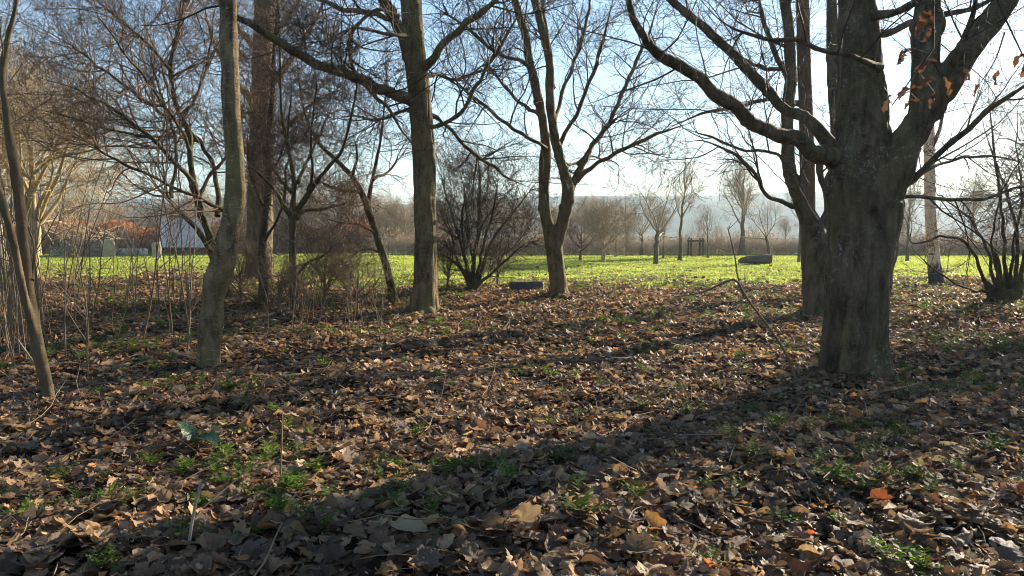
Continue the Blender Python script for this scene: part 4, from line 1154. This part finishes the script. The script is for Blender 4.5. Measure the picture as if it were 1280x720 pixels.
def single_leaves():
    rng = np.random.default_rng(61)
    meshes = []
    for li, (lab, cols, kind, sc) in enumerate(LEAF_LOOKS):
        for k in range(7):
            V, Fc, mid = leaf_proto(kind, 9, rng)
            c = np.array(cols[k % 2]) * rng.uniform(.85, 1.1)
            meshes.append((li, Acc().add(V, Fc, c[None] * (1 + .2 * mid)[:, None]).mesh('fallen_leaf', M_LEAF)))
    N = 285
    d = np.sqrt(rng.uniform(3.25 ** 2, 5.0 ** 2, N)); x = rng.uniform(-.64, .64, N) * d
    for i in range(N):
        li, me = meshes[int(rng.integers(len(meshes)))]
        o = link(bpy.data.objects.new('fallen_leaf', me))
        s = rng.uniform(.085, .14) * LEAF_LOOKS[li][3]
        o.scale = (s, s, s)
        o.rotation_euler = (rng.normal(0, .24) + (math.pi if rng.random() < .4 else 0), rng.normal(0, .24), rng.uniform(0, 6.28))
        o.location = (float(x[i]), float(d[i]), float(gz(x[i], d[i])) + rng.uniform(.06, .085))
        tag(o, LEAF_LOOKS[li][0], 'leaf', 'loose leaves on top of the near litter')
    # leaves one can point at
    spec = [(1098, 650, .13, (.30, .095, .032), 'maple', 'large orange red fallen leaf in the lower right foreground'),
            (1006, 697, .09, (.30, .085, .028), 'oak', 'small bright red orange fallen leaf at the bottom right'),
            (402, 582, .12, (.36, .185, .060), 'maple', 'upright amber fallen leaf left of centre in the foreground'),
            (1272, 628, .14, (.36, .10, .035), 'oak', 'rusty red fallen leaf at the right edge'),
            (512, 706, .19, (.47, .375, .24), 'beech', 'large pale cream fallen leaf at the bottom, left of centre'),
            (800, 637, .14, (.36, .17, .07), 'oak', 'orange lobed fallen leaf in the centre right foreground'),
            (655, 700, .20, (.36, .255, .15), 'maple', 'broad tan pointed fallen leaf at the bottom centre'),
            (1255, 700, .20, (.20, .15, .12), 'maple', 'large grey brown fallen leaf in the bottom right corner')]
    for px, py, s, c, kind, lab in spec:
        V, Fc, mid = leaf_proto(kind, 9, rng)
        d = DEP(py) ; x = PX(px, d, py)
        me = Acc().add(V, Fc, np.array(c)[None] * (1 + .2 * mid)[:, None]).mesh('fallen_leaf', M_ORANGE)
        o = link(bpy.data.objects.new('fallen_leaf', me))
        o.scale = (s, s, s); o.rotation_euler = (.30 + rng.normal(0, .12), rng.normal(0, .2), rng.uniform(-.6, .6))
        o.location = (x, d, float(gz(x, d)) + .10)
        tag(o, lab, 'leaf')


single_leaves()

# ------------------------------------------------------------------ grass of the meadow


def meadow():
    rng = np.random.default_rng(71)
    X = []; Y = []
    for d0, d1, den in ((12.5, 26., 270), (26., 36., 230), (36., 50., 130)):
        x, y = scatter_area(d0, d1, den, rng, 1.15); X.append(x); Y.append(y)
    x = np.concatenate(X); y = np.concatenate(Y)
    e = meadow_edge(x, y)
    p = sstep(-4.0, 3.0, y - e)
    p = p * (.55 + .45 * (.5 + .5 * np.sin(x * .8 + 2 * np.sin(y * .35)) * np.sin(y * .6 - x * .2)))
    k = rng.random(len(x)) < np.maximum(p, .02)
    x, y = x[k], y[k]; n = len(x)
    z = gz(x, y) - .005
    h = rng.uniform(.022, .058, n); w = rng.uniform(.005, .011, n) * (1 + y / 26)
    yaw = rng.uniform(0, 2 * np.pi, n); ln = rng.uniform(.1, .9, n) * h
    side = np.stack([np.cos(yaw), np.sin(yaw), 0 * yaw], 1) * w[:, None]
    la = rng.uniform(0, 2 * np.pi, n)
    tip = np.stack([x + np.cos(la) * ln, y + np.sin(la) * ln, z + h], 1)
    midp = np.stack([x + np.cos(la) * ln * .3, y + np.sin(la) * ln * .3, z + h * .6], 1)
    b = np.stack([x, y, z], 1)
    V = np.stack([b - side, b + side, midp + side * .8, tip, midp - side * .8], 1).reshape(-1, 3)
    i5 = np.arange(n) * 5
    pal = np.array([(.195, .255, .050), (.212, .262, .056), (.180, .245, .048), (.228, .262, .068), (.250, .248, .100)])
    c = pal[rng.choice(5, n, p=[.3, .3, .18, .15, .07])] * rng.uniform(.9, 1.1, (n, 1)) * (1 + .16 * np.sin(x * .5 + np.sin(y * .4) * 2) * np.sin(y * .45))[:, None]
    ac = Acc()
    ac.add(V, np.stack([i5, i5 + 1, i5 + 2, i5 + 4], 1), np.repeat(c, 5, 0))
    ac.f.append(np.stack([i5 + 4, i5 + 2, i5 + 3], 1))
    o = ac.obj('grass', M_GRASS, smooth=False)
    tag(o, kind='stuff')


meadow()

# ------------------------------------------------------------------ small green plants


def weed_geo(rng, n_stem, size, out):
    """ferny little plant: stems with pairs of leaflets"""
    c0 = np.array((.075, .125, .022)) * rng.uniform(.7, 1.3)
    for s in range(n_stem):
        az = rng.uniform(0, 2 * np.pi); el = rng.uniform(.25, 1.2); L = size * rng.uniform(.5, 1.)
        d = np.array((math.cos(az) * math.cos(el), math.sin(az) * math.cos(el), math.sin(el)))
        sd = np.cross(d, (0, 0, 1.)); sd /= np.linalg.norm(sd) + 1e-6
        m = 5
        for j in range(1, m + 1):
            t = j / m
            p = d * L * t - np.array((0, 0, .25 * L * t * t))
            for sg in (-1, 1):
                ll = L * .32 * (1.15 - .6 * t) * rng.uniform(.7, 1.2)
                v = sd * sg * ll + d * ll * .5 + np.array((0, 0, rng.normal(0, .2) * ll))
                q = np.cross(v, (0, 0, 1.)) * .30 + np.array((0, 0, rng.normal(0, .1) * ll))
                V = [p, p + v * .5 + q, p + v, p + v * .5 - q]
                out.append((np.array(V), c0 * rng.uniform(.8, 1.25)))
        e = sd * L * .012
        p1 = d * L - np.array((0, 0, .25 * L))
        out.append((np.array([-e, e, p1 + e * .5, p1 - e * .5]), c0 * .8))


def weed_mesh(rng, n_stem, size):
    out = []; weed_geo(rng, n_stem, size, out)
    V = np.vstack([o[0] for o in out]); C = np.repeat([o[1] for o in out], 4, 0)
    return V, np.arange(len(V)).reshape(-1, 4), C


def weeds():
    rng = np.random.default_rng(81)
    protos = [weed_mesh(rng, int(rng.integers(5, 11)), .13) for _ in range(10)]
    named = [(545, 412, 1.7, 'bright green leafy clump at the foot of the straight mossy tree'), (1037, 622, 1.5, 'feathery green weed in the right foreground below the massive trunk'), (1240, 578, 1.4, 'feathery green weed near the right edge'),
             (415, 655, 1.3, 'low green weed in the left centre foreground'), (640, 642, 1.1, 'small green weed at the bottom centre'), (520, 572, 1.0, 'small green weed beside the upright amber leaf'),
             (724, 690, 1.4, 'dark green weed tuft at the bottom, right of centre'), (795, 662, 1.2, 'green weed tuft near the orange lobed leaf'), (915, 565, 1.2, 'green weed in the shadow band of the massive trunk'),
             (1203, 402, 1.6, 'green leafy clump on the litter near the coppiced bush'), (276, 645, 1.0, 'yellow green weed beside the pale upright stick'), (1110, 712, 1.3, 'green weed at the bottom edge, lower right'), (190, 605, .9, 'small weed sprig left of the dark green leaf')]
    for px, py, s, lab in named:
        V, Fc, C = protos[int(rng.integers(10))]
        d = DEP(py); x = PX(px, d, py)
        o = Acc().add(V * s, Fc, C).obj('weed', M_WEED, smooth=False)
        o.location = (x, d, float(gz(x, d)) + .08); o.rotation_euler = (0, 0, rng.uniform(0, 6))
        tag(o, lab, 'plant')
    ac = Acc()
    x1, y1 = scatter_area(3.2, 9., 24., rng, 1.15); x2, y2 = scatter_area(9., 23., 22, rng, 1.1)
    x = np.concatenate([x1, x2]); y = np.concatenate([y1, y2])
    pat = np.sin(x * 1.1 + 1.3 * np.sin(y * .8)) * np.sin(y * .9 + .6 * x + 2) + .35 * np.sin(x * 3.1 - y * 2.3)
    k = rng.random(len(x)) < sstep(-.25, .95, pat) * .62 + .05
    x, y = x[k], y[k]; z = gz(x, y) + .06
    for i in range(len(x)):
        V, Fc, C = protos[int(rng.integers(10))]
        a = rng.uniform(0, 6.28); s = rng.uniform(.55, 1.25)
        Rm = np.array(((math.cos(a), -math.sin(a), 0), (math.sin(a), math.cos(a), 0), (0, 0, 1)))
        ac.add(V @ Rm.T * s + (x[i], y[i], z[i]), Fc, C * rng.uniform(.75, 1.2))
    o = ac.obj('ground_weeds', M_WEED, smooth=False); tag(o, kind='stuff')


weeds()


def strap_leaf(pts, w, droop=.0, n=9, fold=.25, wave=0., rng=None):
    """a long leaf along a path, width profile w, two columns either side of the rib"""
    s = spline(pts, n + 1)
    T = np.gradient(s, axis=0); T /= np.linalg.norm(T, axis=1, keepdims=True)
    side = np.cross(T, (0, 0, 1.)); side /= np.linalg.norm(side, axis=1, keepdims=True) + 1e-6
    nr = np.cross(side, T)
    t = np.linspace(0, 1, n + 1)
    pr = w * np.sin(np.pi * np.clip(.08 + .92 * t, 0, 1)) ** .6
    rows = []
    for c in (-1, -.5, 0, .5, 1):
        wob = wave * np.sin(t * 17 + c * 2) * abs(c)
        rows.append(s + side * (pr * c)[:, None] + nr * (abs(c) * pr * fold + wob)[:, None])
    V = np.vstack(rows); Fq = []
    for c in range(4):
        for i in range(n):
            a, b = c * (n + 1) + i, (c + 1) * (n + 1) + i
            Fq.append((a, a + 1, b + 1, b))
    return V, np.array(Fq)


def special_plants():
    # glossy dark green leaves on the litter
    d = DEP(578); x = PX(243, d, 578); z = float(gz(x, d))
    b = np.array((x, d, z)); root = empty('broad_leaved_plant', b, 'glossy dark green broad leaves lying on the litter, lower left', 'plant')
    u = d / FPX
    for pts, w, col in (([(-2 * u, 0, .05), (10 * u, -.02, .085), (22 * u, -.03, .08), (36 * u, -.05, .05)], .075, (.022, .065, .028)), ([(-2 * u, .02, .05), (-12 * u, .05, .11), (-22 * u, .06, .15), (-30 * u, .05, .185)], .060, (.035, .085, .040))):
        V, Fq = strap_leaf(np.array(pts), w, n=10, fold=.35, wave=.006)
        Acc().add(V, Fq, np.tile(np.array(col), (len(V), 1))).obj('leaf', M_GREENLEAF, root)
    # upright iris like blades
    d = DEP(426); x = PX(148, d, 426); z = float(gz(x, d)); u = d / FPX
    root = empty('iris_plant', (x, d, z), 'upright sword-leaved green plant left of the curved trunk', 'plant')
    for pts, w in (([(0, 0, 0), (3 * u, 0, 14 * u), (7 * u, .02, 28 * u), (12 * u, .03, 42 * u)], .020), ([(0, 0, 0), (-4 * u, .02, 14 * u), (-9 * u, .02, 25 * u), (-15 * u, .03, 33 * u)], .018), ([(0, 0, 0), (1 * u, .05, 12 * u), (0, .07, 20 * u), (-3 * u, .1, 27 * u)], .014)):
        V, Fq = strap_leaf(np.array(pts), w, n=8, fold=.3)
        Acc().add(V, Fq, np.tile(np.array((.15, .17, .045)), (len(V), 1))).obj('leaf', M_WEED, root)


special_plants()

# ------------------------------------------------------------------ canes, stalks, sticks


def cane_geo(rng, h, r, lean, twigs, L=(.12, .45)):
    M = 10
    p = np.zeros((M, 3)); d = np.array((lean[0], lean[1], 1.)); d /= np.linalg.norm(d)
    for m in range(1, M):
        d = d + rng.normal(0, .05, 3); d /= np.linalg.norm(d); p[m] = p[m - 1] + d * h / (M - 1)
    p[0, 2] -= .05
    rad = np.linspace(r, r * .35, M)
    ac = Acc(); ac.add(*tubes(p[None], rad[None], 6))
    if twigs:
        a, ar = grow(p[None], rad[None], [twigs], rng, (.25, 1.), (25, 55), L, 6, .10, .05, .7, r * .6, .0013, .3)
        ac.add(*tubes(a, ar, 4))
    return ac


def canes():
    rng = np.random.default_rng(91)
    protos = [cane_geo(rng, 1., .0075, rng.normal(0, .08, 2), int(rng.integers(0, 5))).mesh('bare_cane', M_CANE) for _ in range(10)]
    for i in range(44):
        px = rng.uniform(-12, 55); d = rng.uniform(8.2, 12.5)
        x = PX(px, d); o = link(bpy.data.objects.new('bare_cane', protos[i % 10]))
        s = rng.uniform(1.0, 2.5); o.scale = (s * .8, s * .8, s)
        o.location = (x, d, float(gz(x, d))); o.rotation_euler = (rng.normal(0, .06), rng.normal(0, .06), rng.uniform(0, 6))
        tag(o, 'thin bare cane in the dense clump behind the young tree at the left edge', 'cane', 'canes in the clump at the left edge')
    for i in range(42):
        px = rng.uniform(45, 245); d = rng.uniform(9.5, 16)
        x = PX(px, d); o = link(bpy.data.objects.new('bare_cane', protos[(i * 3) % 10]))
        s = rng.uniform(.5, 2.1); o.scale = (s * .9, s * .9, s)
        o.location = (x, d, float(gz(x, d))); o.rotation_euler = (rng.normal(0, .1), rng.normal(0, .1), rng.uniform(0, 6))
        tag(o, 'scattered bare cane left of the curved grey trunk', 'cane', 'scattered canes left of the curved trunk')
    for i in range(80):
        px = rng.choice((rng.uniform(290, 500), rng.uniform(330, 430), rng.uniform(435, 480), rng.uniform(350, 400))); d = rng.uniform(10.5, 16)
        x = PX(px, d); o = link(bpy.data.objects.new('dry_stalk', protos[(i * 7) % 10]))
        s = rng.uniform(.3, 1.25); o.scale = (s ** .5, s ** .5, s)
        o.location = (x, d, float(gz(x, d))); o.rotation_euler = (rng.normal(0, .12), rng.normal(0, .12), rng.uniform(0, 6))
        tag(o, 'short dry stalk between the small green-stemmed tree and the straight tree', 'stalk', 'dry stalks left of the straight tree')
    for i in range(9):
        px = rng.uniform(985, 1025); d = rng.uniform(7.1, 8.2)
        x = PX(px, d); o = link(bpy.data.objects.new('bare_shoot', protos[(i * 3) % 10]))
        s = rng.uniform(.2, .5); o.scale = (s, s, s)
        o.location = (x, d, float(gz(x, d))); o.rotation_euler = (rng.normal(0, .2), rng.normal(0, .2), rng.uniform(0, 6))
        tag(o, 'short bare shoot left of the massive trunk foot', 'shoot', 'bare shoots at the massive trunk foot')
    for i in range(16):
        px = (62, 92, 20, 112, 160, 176, 212, 222, 238, 75, 30, 12, 82, 168, 232, 50)[i]; d = rng.uniform(8.5, 15)
        x = PX(px, d)
        o = cane_geo(rng, rng.uniform(1.6, 3.4), .012, rng.normal(0, .12, 2), 12, (.4, 1.2)).obj('thin_sapling', (M_CANE, M_TWIG_RED)[i % 2])
        o.location = (x, d, float(gz(x, d)))
        tag(o, 'tall thin twiggy sapling in the undergrowth at the left', 'sapling', 'thin saplings in the left undergrowth')
    # two tall saplings by the left edge seen against the meadow
    for px, py, d, h, lab in ((80, 452, 9.0, 2.3, 'tall forked sapling stem right of the young tree'), (108, 470, 8.1, 1.5, 'bent brown sapling stem left of the sword-leaved plant')):
        d = DEP(py); x = PX(px, d)
        o = cane_geo(rng, h, .011, (-.03, 0), 9, (.3, .9)).obj('sapling', M_CANE)
        o.location = (x, d, float(gz(x, d))); tag(o, lab, 'sapling')


canes()


def stick(name, label, rows, mat, cat='stick', k=7, twigs=0, seed=1, amt=.003):
    """rows (px, py, depth, width px); lies or stands where the rows put it"""
    p, r = spec_path(rows, 22)
    rng = np.random.default_rng(seed)
    g0 = gz(p[:, 0], p[:, 1]); p[:, 2] = np.maximum(p[:, 2], g0 + .03)
    base = p[0].copy()
    root = Acc().add(roughen(tubes(p[None], r[None], k)[0], amt, seed, 14.), tubes(p[None], r[None], k)[1])
    if twigs:
        a, ar = grow(p[None], r[None], [twigs], rng, (.2, 1.), (25, 60), (.1, .4), 6, .12, .03, .6, .004, .0012, .3)
        root.add(*tubes(a, ar, 4))
    o = root.obj(name, mat, origin=base); o.location = base
    return tag(o, label, cat)


stick('broken_branch', 'bent broken branch arching left from the massive trunk foot', [(997, 480, 7.6, 5), (985, 447, 7.6, 3.8), (963, 412, 7.6, 3.4), (940, 382, 7.6, 3), (926, 360, 7.55, 2.8), (920, 349, 7.5, 3.2), (903, 354, 7.45, 2.8), (882, 364, 7.4, 2.5), (866, 368, 7.35, 2), (845, 371, 7.3, 1.5)], M_TWIG_RED, 'branch', 6, 6, 3)
stick('bare_twig', 'slender stem rising from the bend of the broken branch', [(930, 372, 7.6, 2.5), (922, 345, 7.6, 2), (918, 318, 7.6, 1.8), (910, 285, 7.6, 1.4)], M_TWIG_RED, 'twig', 5, 3, 4)
stick('fallen_stick', 'pale upright stick leaning in the litter, bottom left', [(229, 735, 3.3, 5), (233, 700, 3.36, 4.5), (240, 655, 3.42, 4), (246, 622, 3.46, 4), (252, 603, 3.48, 5.5)], M_STICK, seed=5)
stick('fallen_stick', 'curved pale twig beside the upright stick, bottom left', [(240, 690, 3.5, 3), (252, 672, 3.5, 3), (257, 658, 3.5, 3), (252, 648, 3.5, 3), (238, 655, 3.5, 2.5)], M_STICK, seed=6)
stick('fallen_stick', 'thin pale stick leaning at the far lower left', [(88, 510, 6.6, 3.5), (72, 490, 6.6, 3.2), (40, 450, 6.65, 3), (22, 425, 6.7, 2.5)], M_STICK, seed=7)
stick('fallen_stick', 'curved stick lying right of the massive trunk foot', [(1030, 512, 6.7, 4), (1045, 503, 6.8, 4), (1075, 503, 6.9, 4), (1100, 490, 7., 4), (1125, 486, 7.1, 3.5), (1152, 478, 7.3, 3)], M_CANE, seed=8, twigs=5)
stick('fallen_stick', 'pale hooked twig on the litter at the left', [(40, 536, 5.9, 3), (70, 545, 5.75, 4), (86, 546, 5.7, 3.5), (85, 534, 5.75, 3)], M_STICK, seed=9)
stick('fallen_stick', 'slanting pale stick on the left foreground litter', [(80, 636, 4.25, 3), (105, 630, 4.3, 4), (128, 629, 4.3, 3)], M_STICK, seed=10)
stick('fallen_stick', 'straight dark stick lying across the lower centre litter', [(395, 632, 4.28, 4), (430, 622, 4.36, 5), (480, 612, 4.5, 4)], M_CANE, seed=11)
stick('bare_twig', 'thin upright stem in the left centre foreground', [(349, 632, 4.3, 3), (351, 590, 4.3, 2.6), (352, 550, 4.3, 2.2), (353, 515, 4.3, 1.8)], M_CANE, 'twig', 5, 0, 12)

# litter of thin twigs nobody could count
def twig_litter():
    rng = np.random.default_rng(95)
    x, y = scatter_area(3., 14., 16., rng, 1.1); n = len(x)
    M = 5; pts = np.zeros((n, M, 3)); a = rng.uniform(0, 6.28, n)
    d = np.stack([np.cos(a), np.sin(a), rng.normal(0, .15, n)], 1); L = rng.uniform(.08, .7, n)
    pts[:, 0] = np.stack([x, y, gz(x, y) + rng.uniform(.03, .09, n)], 1)
    for m in range(1, M):
        d = d + rng.normal(0, .15, (n, 3)); d /= np.linalg.norm(d, axis=1, keepdims=True)
        pts[:, m] = pts[:, m - 1] + d * (L / (M - 1))[:, None]
    rad = rng.uniform(.0015, .006, n)[:, None] * np.linspace(1, .5, M)[None]
    o = Acc().add(*tubes(pts, rad, 4)).obj('twig_litter', M_CANE); tag(o, kind='stuff')


twig_litter()

# ------------------------------------------------------------------ orange leaves hanging in front of the massive tree


def hanging_spray():
    rng = np.random.default_rng(97)
    D = 3.1
    top = P(1250, -260, 7.3)
    base = top.copy()
    root = empty('beech_spray', base, 'drooping twig with orange withered leaves hanging before the massive trunk', 'twig')
    twigs = []

    def tw(rows, start=None, name='twig'):
        p, r = spec_path(rows, 16)
        if start is not None:
            pp = np.vstack([start, p]); rr = np.concatenate([[.008], r]); s = spline(np.column_stack([pp, rr]), 24); p, r = s[:, :3], s[:, 3]
        Acc().add(*tubes(p[None], r[None], 5)).obj(name, M_TWIG, root, origin=base)
        twigs.append(spline(p, 80))
        return p
    tw([(1195, -120, 4.2, 5), (1168, -30, D, 3.5), (1164, 10, D, 3), (1163, 45, D, 2.6), (1168, 78, D, 2.3), (1160, 105, D, 2), (1140, 120, D, 1.7), (1115, 132, D, 1.2)], top)
    tw([(1168, 78, D, 2), (1180, 98, D + .05, 1.7), (1200, 85, D + .1, 1.5), (1212, 88, D + .1, 1.2)])
    tw([(1230, -60, D + .6, 3), (1250, 10, D + .4, 2.6), (1262, 60, D + .4, 2), (1280, 72, D + .4, 1.6)], top)
    tw([(1256, 40, D + .4, 2), (1244, 75, D + .45, 1.5), (1226, 103, D + .45, 1.1)])
    A = (.23, .105, .050); B = (.165, .078, .042); Cc = (.13, .070, .048)
    leaves = [((1163, 20), (1148, 28), .9, A), ((1164, 30), (1142, 48), 1.4, A), ((1166, 32), (1150, 56), 1.5, A), ((1170, 74), (1138, 92), 1.5, A), ((1170, 78), (1146, 98), 1.2, B), ((1168, 96), (1142, 112), 1.2, A), ((1180, 98), (1187, 126), .9, A), ((1146, 112), (1120, 128), 1.3, B), ((1128, 62), (1120, 84), 1.2, Cc), ((1140, 60), (1125, 70), .8, Cc), ((1112, 118), (1102, 146), 1.2, Cc), ((1168, 116), (1162, 140), .9, Cc), ((1150, 128), (1128, 138), 1., B), ((1206, 86), (1205, 104), .8, B), ((1212, 87), (1213, 103), .8, B), ((1247, 88), (1246, 110), 1.0, B), ((1220, 106), (1218, 124), .7, B), ((1284, 68), (1266, 88), 1.0, A), ((1284, 78), (1274, 102), 1.3, A), ((1292, 62), (1284, 92), 1.2, A)]
    for (a, b, w, c) in leaves:
        dd = D + rng.uniform(-.03, .05) + (.4 if a[0] > 1215 else 0)
        pa, pb = P(a[0], a[1], dd), P(b[0], b[1], dd + rng.uniform(-.03, .03))
        pb = pa + (pb - pa) * .86
        al = np.vstack(twigs); q = al[np.argmin(np.linalg.norm(al - pa, axis=1))]
        st = spline(np.array([q, (q + pa) / 2 + (0, 0, .003), pa]), 5)
        mid = (pa + pb) / 2 + np.array((0, rng.normal(0, .012), .014 * w))
        V, Fq = strap_leaf(np.array([pa, mid, pb]), .0130 * w, n=10, fold=rng.uniform(.5, 1.3) * (1 if rng.random() < .5 else -1), wave=.006)
        ph = rng.uniform(0, .6)
        col = np.array(c) * rng.uniform(.85, 1.15)
        lf = Acc().add(V, Fq, np.tile(col, (len(V), 1))).obj('leaf', M_HANG, root, origin=base)
        Acc().add(*tubes(st[None], np.full((1, 5), .0011), 4)).obj('stalk', M_TWIG, root, origin=base)


hanging_spray()

# ------------------------------------------------------------------ built things out on the meadow


def rough_box(name, mat, size, bev, amt, seed, sub=5, parent=None, taper=1.0):
    bm = bmesh.new(); bmesh.ops.create_cube(bm, size=1)
    bmesh.ops.subdivide_edges(bm, edges=bm.edges[:], cuts=sub, use_grid_fill=True)
    for v in bm.verts:
        t = v.co.z + .5
        k = 1 + (taper - 1) * t
        q = Vector((v.co.x * size[0] * k, v.co.y * size[1] * k, (v.co.z + .5) * size[2]))
        # round the arrises
        m = np.sort(np.abs(np.array(v.co)))[::-1]
        rnd = 1 - bev * max(0., (m[1] - .34)) * 2
        q = Vector((q.x * rnd, q.y * rnd, q.z * (1 - bev * .15 * max(0., m[1] - .34)))) 
        n = mnoise.noise_vector(q * 4 + Vector((seed, seed * 2, 0))) * amt + mnoise.noise_vector(q * 11 + Vector((seed, 0, 3))) * amt * .4
        v.co = q + n
    me = bpy.data.meshes.new(name); bm.to_mesh(me); bm.free()
    me.materials.append(mat)
    for p in me.polygons: p.use_smooth = True
    return link(bpy.data.objects.new(name, me), parent)


for px, py0, py1, w, lab, sd in ((136, 299, 321, 15, 'middle upright standing stone at the left of the meadow', 1.), (196, 303, 322, 10, 'narrow standing stone right of the middle one, before the pale panels', 2.), (45, 296, 319, 12, 'leftmost standing stone half hidden by stems', 3.)):
    d = DEP(py1); x = PX(px, d, py1); u = d / FPX
    o = rough_box('standing_stone', M_STONE, (w * u, .4, (py1 - py0) * u + .1), .35, .035, sd, 6, None, .92)
    o.location = (x, d, float(gz(x, d)) - .1); o.rotation_euler = (0, 0, .35 * sd)
    tag(o, lab, 'stone')


def box_obj(name, mat, size, loc, rot, parent=None, bev=.008):
    bm = bmesh.new(); bmesh.ops.create_cube(bm, size=1)
    for v in bm.verts: v.co = Vector((v.co.x * size[0], v.co.y * size[1], v.co.z * size[2]))
    bmesh.ops.bevel(bm, geom=bm.edges[:], offset=bev, segments=2, affect='EDGES')
    me = bpy.data.meshes.new(name); bm.to_mesh(me); bm.free(); me.materials.append(mat)
    o = link(bpy.data.objects.new(name, me), parent); o.location = loc; o.rotation_euler = rot
    return o


def panels():
    d = 47.0; u = d / FPX; x = PX(228, d, 300); z = float(gz(x, d))
    root = empty('panel_rack', (x, d, z), 'sloping pale panels on a low dark frame behind the standing stones', 'panel rack')
    tilt = R(-28)
    for px0, px1, m in ((195, 206, M_PALE2), (207.5, 231, M_PALE), (232.2, 258, M_PALE)):
        w = (px1 - px0) * u
        box_obj('panel', m, (w, .05, 39 * u / math.cos(tilt)), ((.5 * (px0 + px1) - 228) * u, .45, .33 + 19.5 * u), (tilt, 0, 0), root, .01)
    for px in (197, 213, 229, 243, 256):
        box_obj('leg', M_METAL, (.05, .05, .5), ((px - 228) * u, .02, .22), (0, 0, 0), root)
        box_obj('strut', M_METAL, (.05, .05, 1.9), ((px - 228) * u, 1.0, .9), (0, 0, 0), root)
    box_obj('rail', M_METAL, (63 * u, .07, .16), (0, -.05, .36), (0, 0, 0), root)


panels()


def site_things():
    d = 46.0; u = d / FPX
    x = PX(163, d, 305); o = rough_box('trough', M_PALE, (40 * u, .5, .42), .3, .03, 7., 5)
    o.location = (x, d, float(gz(x, d)) - .02); tag(o, 'low pale trough behind the middle standing stone', 'trough')
    for k, (a, b) in enumerate((((146, 286), (166, 309)), ((152, 284), (172, 309)), ((135, 290), (150, 306)), ((131, 288), (141, 300)))):
        dd = 45.3 + .12 * k
        p0, p1 = P(*a, dd + .4), P(*b, dd)
        p1[2] = float(gz(p1[0], p1[1])) + .02
        s = spline(np.array([p0, (p0 + p1) / 2 + .02, p1]), 8)
        o = Acc().add(*tubes(s[None], np.full((1, 8), .075), 8)).obj('timber_pole', M_POLE, origin=p1)
        o.location = p1
        tag(o, ('left steep timber pole leaning on the pale trough', 'long timber pole leaning on the right of the pale trough', 'short timber pole leaning left of the pale trough', 'shortest timber pole by the brush pile')[k], 'pole')
    # brush pile
    rng = np.random.default_rng(101); d = 45.; u = d / FPX; x = PX(104, d, 310); n = 420
    c = np.array((x, d, float(gz(x, d))))
    M = 5; pts = np.zeros((n, M, 3)); e = rng.normal(size=(n, 3)) * (.75, .5, .0); 
    pts[:, 0] = c + e + np.stack([0 * e[:, 0], 0 * e[:, 0], rng.random(n) * .9 * np.exp(-(e[:, 0] / .9) ** 2)], 1)
    dd = rng.normal(size=(n, 3)) * (1, 1, .45); dd /= np.linalg.norm(dd, axis=1, keepdims=True)
    for m in range(1, M):
        dd = dd + rng.normal(0, .18, (n, 3)); dd /= np.linalg.norm(dd, axis=1, keepdims=True)
        pts[:, m] = pts[:, m - 1] + dd * .18
        pts[:, m, 2] = np.maximum(pts[:, m, 2], c[2] + .02)
    o = Acc().add(*tubes(pts, rng.uniform(.008, .028, n)[:, None] * np.linspace(1, .6, M)[None], 4)).obj('brush_pile', M_TWIG_TAN, origin=c)
    o.location = c; tag(o, 'heap of cut branches left of the middle standing stone', 'brush pile', kind='stuff')
    # log on the grass
    d = 34.0; u = d / FPX; x = PX(946, d, 325); z = float(gz(x, d))
    root = empty('fallen_log', (x, d, z), 'dark fallen log lying on the sunlit meadow', 'log')
    rows = [(-14 * u, .05, .15, .13), (-10 * u, .03, .18, .17), (-2 * u, 0, .19, .185), (8 * u, -.02, .20, .20), (17.5 * u, -.03, .20, .205)]
    s = spline(np.array(rows), 26); V, Fq = tubes(s[None, :, :3], s[None, :, 3], 14)
    Acc().add(roughen(V, .085, 5, 3.8), Fq).obj('log_body', M_LOGB, root)
    rows = [(-13 * u, .06, .13, .12), (-17 * u, .08, .16, .13), (-20 * u, .1, .12, .10), (-22 * u, .12, .07, .05)]
    s = spline(np.array(rows), 12); V, Fq = tubes(s[None, :, :3], s[None, :, 3], 10)
    Acc().add(roughen(V, .04, 6, 5.), Fq).obj('broken_end', M_LOGB, root)
    a = np.linspace(0, 2 * np.pi, 15)[:-1]; rr = .195 * (1 + .06 * np.sin(3 * a))
    ring = np.stack([0 * a + 17.5 * u, -.03 + rr * np.cos(a), .20 + rr * np.sin(a)], 1)
    V = np.vstack([ring, [[17.5 * u + .02, -.03, .20]]]); Fc = np.array([(14, i, (i + 1) % 14) for i in range(14)])
    Acc().add(V, Fc).obj('cut_face', M_LOGW, root, smooth=False)
    # dark slab
    d = 18.4; u = d / FPX; x = PX(658, d, 366)
    o = rough_box('stone_block', M_SLATE, (42 * u, .34, .22), .22, .018, 11., 6)
    o.location = (x, d, float(gz(x, d)) + .0); o.rotation_euler = (0, R(-1), R(6)); tag(o, 'low dark grey block left of the twin-stemmed tree', 'stone block')
    # wooden tree guard
    d = 44.5; u = d / FPX; x = PX(871, d, 318); z = float(gz(x, d))
    root = empty('tree_guard', (x, d, z), 'square timber tree guard in front of the meadow hedge', 'tree guard')
    for sx in (-1, 1):
        for yy in (0, .7):
            box_obj('post', M_POST, (.09, .09, 1.05), (sx * 7.2 * u, yy, .48), (0, 0, 0), root)
    for yy in (-.06, .76):
        box_obj('rail', M_POST, (15.5 * u, .03, .09), (0, yy, .86), (0, 0, 0), root)
    for sx in (-1, 1):
        box_obj('rail', M_POST, (.03, .80, .09), (sx * 7.2 * u + sx * .062, .35, .86), (0, 0, 0), root)


site_things()
print('tris', sum(len(m.loops) - 2 * len(m.polygons) for m in bpy.data.meshes), 'objects', len(bpy.data.objects))
